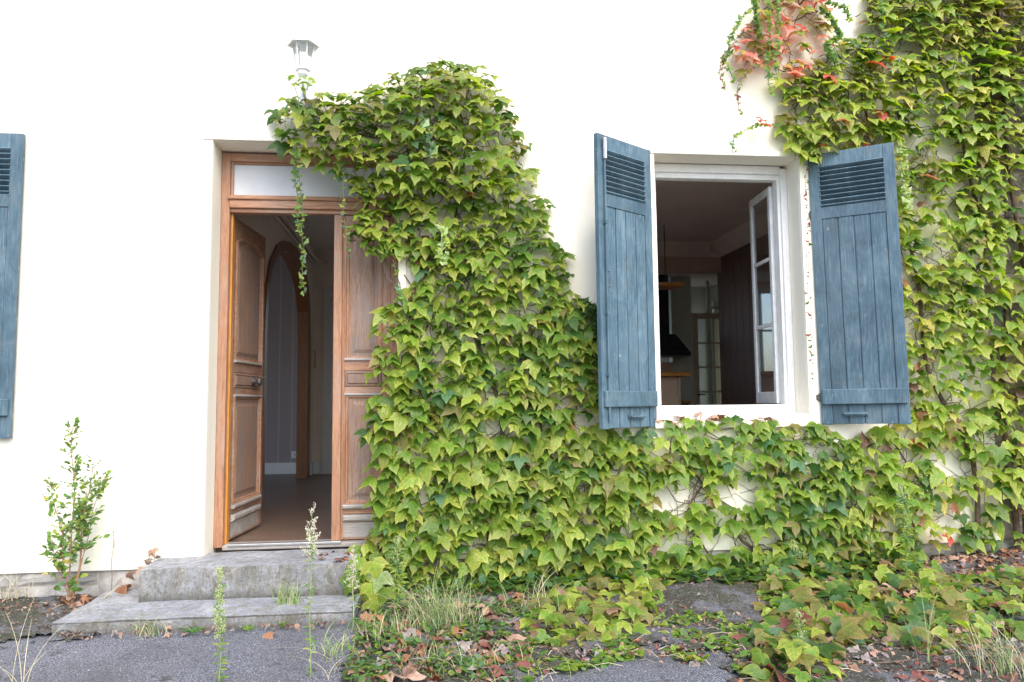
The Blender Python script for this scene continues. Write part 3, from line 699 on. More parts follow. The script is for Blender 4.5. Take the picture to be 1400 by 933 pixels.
# left casement, folded right back against the room wall: only the hinge edge shows
cas2 = box('casement', (0, 0, 0), (.055, .045, 1.645), M['sash'], house, .004); cas2.location = (1.598, .275, 1.195); cas2.rotation_euler = (0, 0, R(150))
box('stile', (CW-.055, 0, 0), (CW, .045, 1.645), M['sash'], cas2, .004)
for z0, z1 in ((0, .09), (1.585, 1.645)): box('rail', (.055, .001, z0), (CW-.055, .044, z1), M['sash'], cas2, .004)
for zc in (.60, 1.10): box('glazing_bar', (.055, .004, zc-.014), (CW-.055, .041, zc+.014), M['sash'], cas2, .004)
for z0, z1 in ((.09, .586), (.614, 1.086), (1.114, 1.585)): box('pane', (.055, .020, z0), (CW-.055, .024, z1), M['glass'], cas2)

# ---- shutters
def shutter(label, mir, bolt):
    """local u from hinge outwards 0..W (times mir), y=0 visible face towards -y"""
    W_, H, T = .555, 1.943, .034; s = mir
    def bx(name, u0, u1, y0, y1, z0, z1, par, bev=.003, m='blue', dz=0, rot=None):
        a, b = sorted((s*u0, s*u1)); o = box(name, (a, y0, z0), (b, y1, z1), M[m], par, bev)
        return o
    sh = bx('shutter', 0, .072, 0, T, 0.0, H, None); sh.parent = house; sh['label'] = label
    bx('stile', W_-.072, W_, 0, T, 0, H, sh)
    bx('rail', .072, W_-.072, .001, T-.001, H-.112, H, sh); bx('rail', .072, W_-.072, .001, T-.001, 1.462, 1.546, sh)
    # eight dark gaps, seven slats
    n = 8; z0, z1 = 1.548, H-.114; pitch = (z1-z0)/n
    for k in range(n+1):
        zc = z0 + pitch*k
        mt = Matrix.Translation((0, .015, zc)) @ Matrix.Rotation(R(-38), 4, 'X')
        a, b = sorted((s*.068, s*(W_-.068)))
        MB().box((a, -.024, -.0045), (b, .018, .0045), mt).build('louvre_slat', M['blue'], sh)
    npl = 4; pw = (W_-.144)/npl
    for k in range(npl-1):
        bx('tongue', .072+pw*(k+1)-.006, .072+pw*(k+1)+.006, .014, T-.010, .006, 1.46, sh, 0)
    for q_ in (.072, W_-.072): bx('tongue', q_-.005, q_+.005, .014, T-.010, .006, 1.46, sh, 0)
    for k in range(npl):
        g = .003
        bx('plank', .072+pw*k+g, .072+pw*(k+1)-g, .005+rnd.uniform(0, .002), T-.004, 0.004, 1.461, sh, .003)
    bx('batten', .015, W_-.012, -.024, .0005, .140, .246, sh, .006)
    bx('batten', .02, W_-.02, T-.001, T+.02, .14, .25, sh, .004); bx('batten', .02, W_-.02, T-.001, T+.02, 1.40, 1.50, sh, .004)
    mb = MB()
    mb.tube([(s*.15, -.006, .075), (s*.15, -.022, .075), (s*.29, -.022, .075), (s*.29, -.006, .075)], .006)
    mb.box((min(s*.14, s*.30), -.006, .062), (max(s*.14, s*.30), .003, .088)); mb.build('latch', M['blue'], sh)
    for zc in (.19, 1.50):
        MB().tube([(0, .012, zc-.03), (0, .012, zc+.03)], .011, 8).box((min(-s*.04, s*.01), .004, zc-.02), (max(-s*.04, s*.01), .02, zc+.02)).build('hinge', M['iron'], sh)
    if bolt:
        u = s*(W_-.052)
        MB().tube([(u, -.014, .05), (u, -.014, H-.03)], .007, 8).build('bolt_rod', M['blue'], sh)
        MB().tube([(u, -.018, H-.17), (u, -.018, H-.03)], .014, 8).build('bolt_sleeve', M['steel'], sh)
        MB().tube([(u, -.012, 1.02), (u-s*.012, -.035, 1.02), (u-s*.012, -.035, .92), (u, -.012, .92)], .006, 6).build('bolt_handle', M['blue'], sh)
        for zc in (.35, .75, 1.35): MB().box((u-.012, -.024, zc-.012), (u+.012, .001, zc+.012)).build('bolt_bracket', M['blue'], sh)
    return sh
shl = shutter('left blue shutter of the window, ajar, with a bolt rod along its edge', -1, True); shl.location = (1.545, -.020, 1.047); shl.rotation_euler = (0, 0, R(35))
shr = shutter('right blue shutter of the window, half open over the vine', 1, False); shr.location = (2.735, -.020, 1.047); shr.rotation_euler = (0, R(-.5), R(-33))
shf = shutter('blue shutter cut by the left edge of the photo, flat on the wall', 1, False); shf.location = (-3.150, -.055, 1.032); shf.rotation_euler = (0, 0, 0)

# ---- rooms behind the openings
FL = .290
box('hall_floor', (-5.0, .25, .2), (.10, 6.2, FL), M['floor'], house)
box('kitchen_floor', (.20, .25, .2), (4.28, 6.2, FL), M['floor'], house)
box('hall_ceiling', (-5.0, .25, 3.34), (.10, 6.2, 3.44), M['ceiling'], house)
box('partition_wall', (.10, .25, .2), (.20, 6.2, 3.6), M['hallwall'], house)
wall_holes(-5.0, -1.685, .2, 3.34, [(-4.9, -2.75, .4, 3.3)], 5.366, 5.48).build('far_room_wall', M['stripes'], house)  # hole out of view, added so daylight from the rear gets in
side_holes('side_room_wall', -5.1, -5.0, .25, 6.2, .2, 3.34, [(.8, 5.0, .5, 3.2)], M['hallwall'])  # opening added to pass light on from the outer side wall
wall_holes(-1.583, .10, FL, 3.34, [(-1.0, -.1, FL+.12, 2.66)], 5.28, 5.40).build('hall_end_wall', M['hallwall'], house)  # hidden hole, added to bring rear daylight into the hall
ARCH = [(2.30, FL), (2.30, 1.9), (2.36, 2.35), (2.50, 2.58), (2.79, 2.78), (3.13, 2.90), (3.45, 2.93), (3.86, 2.90), (4.25, 2.80), (4.52, 2.64), (4.68, 2.40), (4.74, 2.0), (4.74, FL)]
mb = MB(); xa, xb = -1.683, -1.583; CZ = 3.34
segs = ARCH[1:-1]
def colq(y0, za0, y1, za1):
    vs = [(xb, y0, za0), (xb, y1, za1), (xb, y1, CZ), (xb, y0, CZ), (xa, y0, za0), (xa, y1, za1), (xa, y1, CZ), (xa, y0, CZ)]
    mb.add(vs, [(0,1,2,3), (7,6,5,4), (0,4,5,1)])
for (a, b), (c, d) in zip(segs[:-1], segs[1:]): colq(a, b, c, d)
mb.box((xa, .25, FL), (xb, 2.30, CZ)); mb.box((xa, 4.74, FL), (xb, 5.366, CZ))
mb.build('hall_side_wall', M['hallwall'], house)
path = [(y, z) for y, z in ARCH]
# band following the arch, proud of the wall
vs = []; n = len(path)
for i, (y, z) in enumerate(path):
    p0 = Vector(path[max(i-1, 0)]); p2 = Vector(path[min(i+1, n-1)]); t = (p2-p0).normalized(); nn = Vector((-t.y, t.x))
    q = Vector((y, z)) - nn*(-.085)
    r_ = Vector((y, z)) + nn*(.085 + .13*max(0, min(1, (y-3.2)/1.2)))
    i_ = Vector((y, z)) - nn*.014
    for xx, yy, zz in ((xb+.022, i_.x, i_.y), (xb+.022, r_.x, r_.y), (xa-.01, r_.x, r_.y), (xa-.01, i_.x, i_.y)):
        vs.append((xx, yy, max(zz, FL+.001)))
fs = []
for i in range(n-1):
    for k in range(4): fs.append((4*i+k, 4*i+(k+1) % 4, 4*(i+1)+(k+1) % 4, 4*(i+1)+k))
# shift inside so that the band lines the opening
MB().add(vs, fs).build('arch_lining', M['archwood'], house)
box('skirting', (-5.0, 5.345, FL), (-1.685, 5.366, FL+.15), M['white_in'], house, .004)
box('skirting', (-1.583, 5.262, FL), (-1.47, 5.28, FL+.17), M['white_in'], house, .004)
box('skirting', (-1.583, 5.10, FL), (-1.562, 5.262, FL+.17), M['white_in'], house, .004)
box('skirting', (-1.583, .30, FL), (-1.562, 2.20, FL+.17), M['white_in'], house, .004)
so_ = box('wall_socket', (-1.865, 5.350, .50), (-1.775, 5.366, .59), M['white_in'], house, .004)
box('slot', (-1.824, 5.3485, .525), (-1.816, 5.350, .565), M['iron'], so_)
dc = box('hall_door_casing', (-1.45, 5.245, FL), (-1.33, 5.28, 2.80), M['white_in'], house, .006)
box('hall_door_casing', (-.50, 5.245, FL), (-.38, 5.28, 2.80), M['white_in'], house, .006)
box('hall_door_casing', (-1.33, 5.247, 2.68), (-.50, 5.28, 2.798), M['white_in'], house, .006)
hd = box('hall_door', (-1.33, 5.262, FL+.01), (-1.02, 5.279, 2.68), M['white_in'], house)
box('light_switch', (-1.583, 5.15, 1.40), (-1.571, 5.21, 1.48), M['white_in'], house, .002)
MB().tube([(-1.55, 5.10, 1.70), (-1.53, 5.10, 1.72), (-1.53, 5.10, 1.92), (-1.55, 5.10, 1.94)], .012).build('wall_phone_hook', M['beam'], house)
MB().tube([(-1.545, .3, 3.20), (-1.545, 4.3, 3.20), (-1.54, 5.1, 3.17), (-1.42, 5.23, 3.14)], .028, 8).build('ceiling_pipe', M['hallwall'], house, smooth=True)
MB().tube([(-1.545, .3, 3.13), (-1.545, 5.1, 3.10)], .014, 8).build('ceiling_pipe', M['hallwall'], house, smooth=True)
def fitted_window(x0, x1, z0, z1, y, nx_, nz_):  # on the rear wall these only frame unseen openings added for daylight
    w_ = box('window', (x0, y, z0), (x0+.06, y+.06, z1), M['sash'], house, .003)
    box('jamb', (x1-.06, y, z0), (x1, y+.06, z1), M['sash'], w_, .003)
    box('frame', (x0+.06, y+.001, z0), (x1-.06, y+.059, z0+.07), M['sash'], w_); box('frame', (x0+.06, y+.001, z1-.06), (x1-.06, y+.059, z1), M['sash'], w_)
    for k in range(1, nx_):
        xc = x0 + (x1-x0)*k/nx_; box('mullion', (xc-.03, y+.004, z0+.07), (xc+.03, y+.056, z1-.06), M['sash'], w_)
    for k in range(1, nz_):
        zc = z0 + (z1-z0)*k/nz_
        for j in range(nx_):
            a = x0+(x1-x0)*j/nx_ + (.06 if j == 0 else .03); b = x0+(x1-x0)*(j+1)/nx_ - (.06 if j == nx_-1 else .03)
            box('glazing_bar', (a, y+.015, zc-.014), (b, y+.045, zc+.014), M['sash'], w_)
fitted_window(-4.88, -2.02, .36, 3.29, 6.24, 4, 4)  # bars for the added rear opening that lights the striped room
fitted_window(-1.04, -.06, .31, 3.29, 6.24, 2, 4)  # bars for the added opening behind the hall
fitted_window(.26, 3.29, .36, 2.93, 6.24, 5, 4)  # bars for the added opening that brightens the kitchen
fitted_window(-4.24, -3.19, 1.07, 2.96, .17, 2, 3)
# kitchen side
box('kitchen_ceiling', (.20, .25, 3.20), (3.80, 4.2, 3.32), M['kceil'], house)
# coving
def prism(name, pts, axis_, a0, a1, mat):
    n = len(pts)
    f = (lambda t, p: (p[0], t, p[1])) if axis_ == 'y' else (lambda t, p: (t, p[0], p[1]))
    vs = [f(a0, p) for p in pts] + [f(a1, p) for p in pts]
    MB().add(vs, [tuple(range(n)), tuple(range(2*n-1, n-1, -1))] + [(k, (k+1) % n, n+(k+1) % n, n+k) for k in range(n)]).build(name, mat, house)
prism('coving', [(3.68, 3.04), (3.68, 3.199), (3.50, 3.199), (3.56, 3.14), (3.62, 3.09)], 'y', .25, 4.0, M['kceil'])
prism('coving', [(4.0, 3.04), (4.0, 3.198), (3.82, 3.198), (3.88, 3.14), (3.94, 3.09)], 'x', .2, 3.5, M['kceil'])
box('header_wall', (.20, 4.0, 3.03), (3.80, 4.15, 3.20), M['kceil'], house)
box('ceiling_beam', (.20, 3.985, 2.85), (3.70, 4.16, 3.04), M['beam'], house, .006)
kw = box('kitchen_side_wall', (3.71, .25, FL), (3.80, 4.15, 3.20), M['brownboard'], house)
y = .27
while y < 4.1:
    y1 = min(y+.195, 4.14)
    box('wall_board', (3.682, y+.003, FL), (3.709, y1-.003, 3.04), M['brownboard'], kw, .003); y = y1
box('back_kitchen_ceiling', (.20, 4.16, 2.95), (4.28, 6.2, 3.05), M['kceil'], house)
wall_holes(.20, 4.28, FL, 2.95, [(.3, 3.28, .4, 2.90)], 5.95, 6.05).build('back_kitchen_wall', M['kwall'], house)  # unseen hole added to brighten the kitchen from behind
box('wall_pier', (3.34, 4.98, FL), (3.63, 5.12, 2.95), M['kwall'], house)
side_holes('back_kitchen_side_wall', 4.28, 4.298, 4.16, 6.0, FL, 2.95, [(5.50, 5.86, .7, 2.75)], M['kwall'])
gd = box('glazed_door', (3.645, 4.98, FL+.01), (3.715, 5.02, 2.44), M['doorbeige'], house, .003)
gd['label'] = 'beige glazed inner door at the back of the kitchen'
box('stile', (4.17, 4.98, FL+.01), (4.24, 5.02, 2.44), M['doorbeige'], gd, .003)
box('rail', (3.715, 4.981, 2.36), (4.17, 5.019, 2.44), M['doorbeige'], gd); box('rail', (3.715, 4.981, FL+.01), (4.17, 5.019, 1.02), M['doorbeige'], gd)
for zc in (1.34, 1.68, 2.02): box('glazing_bar', (3.715, 4.983, zc-.012), (4.17, 5.017, zc+.012), M['doorbeige'], gd)
box('glazing_bar', (3.93, 4.984, 1.02), (3.952, 5.016, 2.36), M['doorbeige'], gd)
for z0, z1 in ((1.02, 1.328), (1.352, 1.668), (1.692, 2.008), (2.032, 2.36)):
    for x0, x1 in ((3.715, 3.93), (3.952, 4.17)): box('pane', (x0, 4.998, z0), (x1, 5.002, z1), M['glass'], gd)
MB().tube([(3.68, 4.98, 1.30), (3.68, 4.93, 1.30), (3.78, 4.93, 1.30)], .010).build('handle', M['iron'], gd)
tw = box('transom_window', (3.86, 4.985, 2.50), (3.90, 5.015, 2.90), M['sash'], house)
box('frame', (3.90, 4.985, 2.50), (4.20, 5.015, 2.54), M['sash'], tw); box('frame', (4.04, 4.985, 2.54), (4.08, 5.015, 2.90), M['sash'], tw)

bar = thing('kitchen_bar', 'wooden kitchen bar counter with an orange top, seen through the open window', 'counter', (2.0, 3.1, FL))
def rel(o, root): o.location = Vector(o.location) - Vector(root.location); return o
rel(box('worktop', (.9, 2.85, 1.488), (2.83, 3.35, 1.532), M['orange'], bar, .004), bar)
rel(box('front_panel', (.9, 2.95, FL), (2.71, 2.99, 1.486), M['beam'], bar, .003), bar)
rel(box('side_panel', (2.712, 2.93, FL), (2.735, 3.3, 1.486), M['doorbeige'], bar, .003), bar)
sl = thing('wall_shelf', 'orange wooden shelf hanging above the kitchen bar', 'shelf', (2.0, 3.1, 2.5))
rel(box('board', (.9, 2.9, 2.49), (2.80, 3.2, 2.53), M['orange'], sl, .004), sl)
rel(MB().tube([(2.62, 3.0, 2.53), (2.62, 3.0, 3.20)], .006).build('hanging_rod', M['iron'], sl), sl)
hd_ = thing('cooker_hood', 'black cooker hood at the back of the kitchen', 'cooker hood', (3.2, 4.9, 1.85))
vs = [(2.85, 4.5, 1.87), (3.42, 4.5, 1.87), (3.42, 4.97, 1.87), (2.85, 4.97, 1.87), (2.98, 4.7, 2.12), (3.30, 4.7, 2.12), (3.30, 4.97, 2.12), (2.98, 4.97, 2.12)]
rel(MB().add(vs, [(0,3,2,1),(4,5,6,7),(0,1,5,4),(1,2,6,5),(2,3,7,6),(3,0,4,7)]).box((2.85, 4.49, 1.81), (3.43, 4.97, 1.869)).build('canopy', M['black'], hd_, .003), hd_)
rel(box('flue', (3.06, 4.78, 2.12), (3.24, 4.97, 2.94), M['black'], hd_, .003), hd_)
ck = thing('kitchen_unit', 'low kitchen unit with an orange worktop behind the bar', 'kitchen unit', (3.1, 4.6, FL))
rel(box('worktop', (2.3, 4.3, 1.185), (3.34, 4.96, 1.22), M['orange'], ck, .003), ck)
rel(box('cabinet', (2.32, 4.33, FL), (3.33, 4.95, 1.184), M['black'], ck, .003), ck)
rel(box('splashback', (2.3, 4.962, 1.222), (3.335, 4.978, 1.75), M['beam'], ck), ck)

# ------------------------------------------------------------ wall lantern
ln = thing('wall_lantern', 'white hexagonal glass lantern on the wall above the front door', 'lantern', (-.825, 0, 3.27))
lx, ly = -.825, -.20
H6 = R(0)
def lz(z): return z
rel(MB().lathe([(0, 3.70), (.012, 3.695), (.016, 3.675), (.006, 3.66), (.012, 3.65), (.03, 3.645), (.060, 3.615), (.103, 3.575), (.105, 3.560), (.098, 3.560), (.06, 3.585), (0, 3.60)], (lx, ly, 0), 6, H6).build('lantern_roof', M['lamp'], ln), ln)
rel(MB().lathe([(.066, 3.572), (.042, 3.405)], (lx, ly, 0), 6, H6).build('glass', M['milk'], ln), ln)
for k in range(6):
    a = H6 + k*math.pi/3
    rel(MB().tube([(lx+.069*math.cos(a), ly+.069*math.sin(a), 3.575), (lx+.044*math.cos(a), ly+.044*math.sin(a), 3.400)], .005, 4).build('glazing_bar', M['lamp'], ln), ln)
rel(MB().lathe([(0, 3.41), (.050, 3.41), (.052, 3.395), (.040, 3.385), (.036, 3.365), (.018, 3.345), (.012, 3.30), (0, 3.29)], (lx, ly, 0), 6, H6).build('cup', M['lamp'], ln), ln)
rel(MB().tube([(lx, ly, 3.33), (lx, ly+.02, 3.285), (lx, ly+.07, 3.25), (lx, ly+.14, 3.26), (lx, -.01, 3.29)], .011, 8).build('arm', M['lamp'], ln, smooth=True), ln)
rel(MB().tube([(lx, ly+.05, 3.262), (lx, ly+.09, 3.33), (lx, -.01, 3.36)], .008, 8).build('arm', M['lamp'], ln, smooth=True), ln)
mb = MB().lathe([(0, .022), (.03, .020), (.048, .008), (.052, 0)], n=14)
bp = mb.build('wall_plate', M['lamp'], ln, smooth=True); bp.matrix_local = Matrix.Translation((0, 0, .03)) @ Matrix.Rotation(R(90), 4, 'X') @ Matrix.Scale(1.5, 4, (0, 1, 0))

# ------------------------------------------------------------ leaves
HALF = [(.12, .10), (.30, .12), (.47, .02), (.56, -.12), (.74, -.42), (.48, -.40), (.30, -.48), (.26, -.66), (.12, -.86)]
def maple(seed, curl=1.0, small=False):
    r = random.Random(seed)
    j = lambda a, s=.035: a + r.uniform(-s, s)
    ax_, ay_ = r.uniform(.0, .60)*curl, r.uniform(-.15, .75)*curl
    lob = r.uniform(.80, 1.12); lenf = r.uniform(.86, 1.08)
    P = [(0, -.12, 0, 1.0), (0, -.50, 0, 1.0), (0, -.80, -.01, .8), (0, 0, 0, 1.0), (0, -1.10, -.05, 0)]
    F = []; 
    for s in (1, -1):
        b = len(P); P.append((s*.34*lob, j(-.22), 0, .9))
        for k, (x, y) in enumerate(HALF):
            xx = x*lob if k in (3, 4, 5) else x
            tipk = k == 4
            zz = {0: .03, 1: .045, 2: -.03, 3: -.05, 4: -.10, 5: -.01, 6: .075, 7: -.02, 8: -.03}[k]
            P.append((s*j(xx), j(y)*lenf, zz + r.uniform(-.02, .02), .35 if k == 6 else 0.0))
        S = b; q = lambda k: b+1+k
        tri = [(0, 3, q(0)), (0, q(0), q(1)), (0, q(1), S), (S, q(1), q(2)), (S, q(2), q(3)), (S, q(3), q(4)), (S, q(4), q(5)), (S, q(5), q(6)), (0, S, 1), (S, q(6), 1), (1, q(6), q(7)), (1, q(7), 2), (2, q(7), q(8)), (2, q(8), 4)]
        if s == -1: tri = [(a, c, b_) for a, b_, c in tri]
        F += tri
    tw = r.uniform(-.35, .35)*curl
    V = []
    for x, y, z, w in P:
        z += .06*(abs(x)) * r.uniform(.9, 1.1) if curl <= 1 else 0
        z -= ax_*x*x + ay_*y*y*.6 + tw*x*y
        if curl > 1.5: z += r.uniform(-.08, .08)
        V.append((x/1.22, y*lenf/1.22, z/1.22, w))
    # face winding: upper side must be +z
    return np.array(V), np.array([(a, c, b_) for a, b_, c in F])
def simple_leaf(seed, aspect=.6, fold=.12, pts=((0, 0), (.32, -.18), (.5, -.45), (.3, -.8), (0, -1.0))):
    r = random.Random(seed); P = [(0, 0, 0, 1), (0, -.5, 0, 1), (0, -1, -.15, .3)]; F = []
    for s in (1, -1):
        b = len(P)
        for x, y in pts[1:-1]: P.append((s*x*aspect*2*r.uniform(.88, 1.1)*.5/.5, y, fold*abs(x)*2-.1*y*y, 0))
        t = [(0, b, 1), (b, b+1, 1), (b+1, b+2, 1), (1, b+2, 2)]
        if s == 1: t = [(a, c, d) for a, c, d in t]
        else: t = [(a, d, c) for a, c, d in t]
        F += t
    return np.array(P), np.array([(a, c, b_) for a, b_, c in F])
IVY_PTS = ((0, 0), (.30, .10), (.58, -.25), (.32, -.50), (0, -1))
def ivy_leaf(seed): return simple_leaf(seed, 1.0, .05, IVY_PTS)

TONES = {   # (centre colour, edge colour)
    'deep': ((.052, .125, .026), (.085, .160, .034)),
    'mid': ((.098, .200, .030), (.210, .290, .048)),
    'fresh': ((.155, .275, .036), (.310, .370, .065)),
    'lime': ((.235, .335, .050), (.400, .410, .090)),
    'olive': ((.160, .190, .045), (.270, .200, .075)),
    'bluish': ((.090, .190, .090), (.130, .240, .110)),
    'yellow': ((.40, .40, .09), (.52, .44, .14)),
    'red': ((.46, .09, .075), (.56, .16, .11)),
    'pink': ((.62, .22, .18), (.72, .38, .28)),
    'copper': ((.25, .115, .060), (.34, .17, .09)),
    'brown': ((.15, .085, .060), (.23, .14, .10)),
    'tan': ((.30, .185, .13), (.40, .275, .20)),
    'greyleaf': ((.20, .165, .155), (.28, .24, .22)),
    'maroon': ((.16, .055, .045), (.21, .08, .06)),
    'pale': ((.30, .42, .16), (.46, .55, .28)),
    'cover': ((.105, .215, .045), (.15, .27, .06)),
}
_raw = {}
def raw(shape, k):
    key = (shape, k)
    if key not in _raw:
        if shape == 'maple': _raw[key] = maple(100+k)
        elif shape == 'dead': _raw[key] = maple(300+k, 2.4)
        elif shape == 'ivy': _raw[key] = ivy_leaf(500+k)
        elif shape == 'oval': _raw[key] = simple_leaf(600+k, .27)
        elif shape == 'round': _raw[key] = simple_leaf(700+k, .95, .03, ((0, 0), (.36, -.08), (.52, -.45), (.34, -.85), (0, -1)))
        elif shape == 'slim': _raw[key] = simple_leaf(800+k, .10)
    return _raw[key]
_mesh = {}
def leaf_cols(V, tone, jit=(1, 1, 1)):
    c0, c1 = TONES[tone]; w = V[:, 3:4]
    c = np.array(c0)*w + np.array(c1)*(1-w)
    return np.clip(c*np.array(jit), 0, 1)
def leaf_mesh(shape, k, tone):
    key = (shape, k, tone)
    if key not in _mesh:
        V, F = raw(shape, k)
        me = bpy.data.meshes.new('leaf_' + tone)
        fill(me, V[:, :3], F, leaf_cols(V, tone), V[:, :2])
        me.materials.append(M['deadleaf'] if shape == 'dead' else M['leaf'])
        _mesh[key] = me
    return _mesh[key]
def fill(me, V, F, C, UV=None):
    n, m = len(V), len(F)
    me.vertices.add(n); me.vertices.foreach_set('co', np.asarray(V, dtype=np.float32).ravel())
    me.loops.add(m*3); me.loops.foreach_set('vertex_index', np.asarray(F, dtype=np.int32).ravel())
    me.polygons.add(m); me.polygons.foreach_set('loop_start', np.arange(0, m*3, 3, dtype=np.int32))
    me.polygons.foreach_set('loop_total', np.full(m, 3, dtype=np.int32))
    me.polygons.foreach_set('use_smooth', np.ones(m, dtype=bool))
    if UV is not None:
        ul = me.uv_layers.new(name='UVMap'); ul.data.foreach_set('uv', np.asarray(UV, dtype=np.float32)[np.asarray(F).ravel()].ravel())
    at = me.color_attributes.new('tint', 'FLOAT_COLOR', 'POINT')
    at.data.foreach_set('color', np.hstack([C, np.ones((n, 1))]).astype(np.float32).ravel())
    me.update(calc_edges=True)
class Mass:
    def __init__(s): s.V = []; s.F = []; s.C = []; s.U = []; s.n = 0
    def add(s, shape, k, tone, mtx):
        V, F = raw(shape, k); A = np.array(mtx)
        j = rnd.uniform(.82, 1.18); jit = (j*rnd.uniform(.93, 1.08), j, j*rnd.uniform(.9, 1.1))
        s.V.append(V[:, :3] @ A[:3, :3].T + A[:3, 3]); s.F.append(F + s.n); s.C.append(leaf_cols(V, tone, jit)); s.n += len(V); s.U.append(V[:, :2])
    def build(s, name, mat, parent=None, kind=None, label=None):
        if not s.V: return None
        me = bpy.data.meshes.new(name); fill(me, np.vstack(s.V), np.vstack(s.F), np.vstack(s.C), np.vstack(s.U)); me.materials.append(mat)
        o = link(name, me, parent)
        if kind: o['kind'] = kind
        if label: o['label'] = label
        return o
def frame(n, t, size, pos):
    """leaf matrix: +Z along n, tip (-Y) along t"""
    n = n.normalized(); y = -(t - n*t.dot(n)).normalized(); x = y.cross(n)
    m = Matrix((x, y, n)).transposed() * size
    m = m.to_4x4(); m.translation = pos; m[3][3] = 1
    return m
def wall_leaf_matrix(x, y, z, size, r, wild=1.0):
    e = R(r.gauss(50 + 3*max(0, min(2.5, z-1.3)), 13*wild)); a = R(r.gauss(0, 24*wild))
    n = Vector((math.sin(a)*math.cos(e), -math.cos(a)*math.cos(e), math.sin(e)))
    roll = R(r.gauss(0, 26*wild)); d = Vector((math.sin(roll), 0, -math.cos(roll)))
    t = d - n*d.dot(n)
    if t.length < .05: t = Vector((0, -1, 0))
    return frame(n, t, size, Vector((x, y, z)))
def pick(r, table):
    t = r.random()*sum(w for _, w in table)
    for k, w in table:
        t -= w
        if t <= 0: return k
    return table[-1][0]

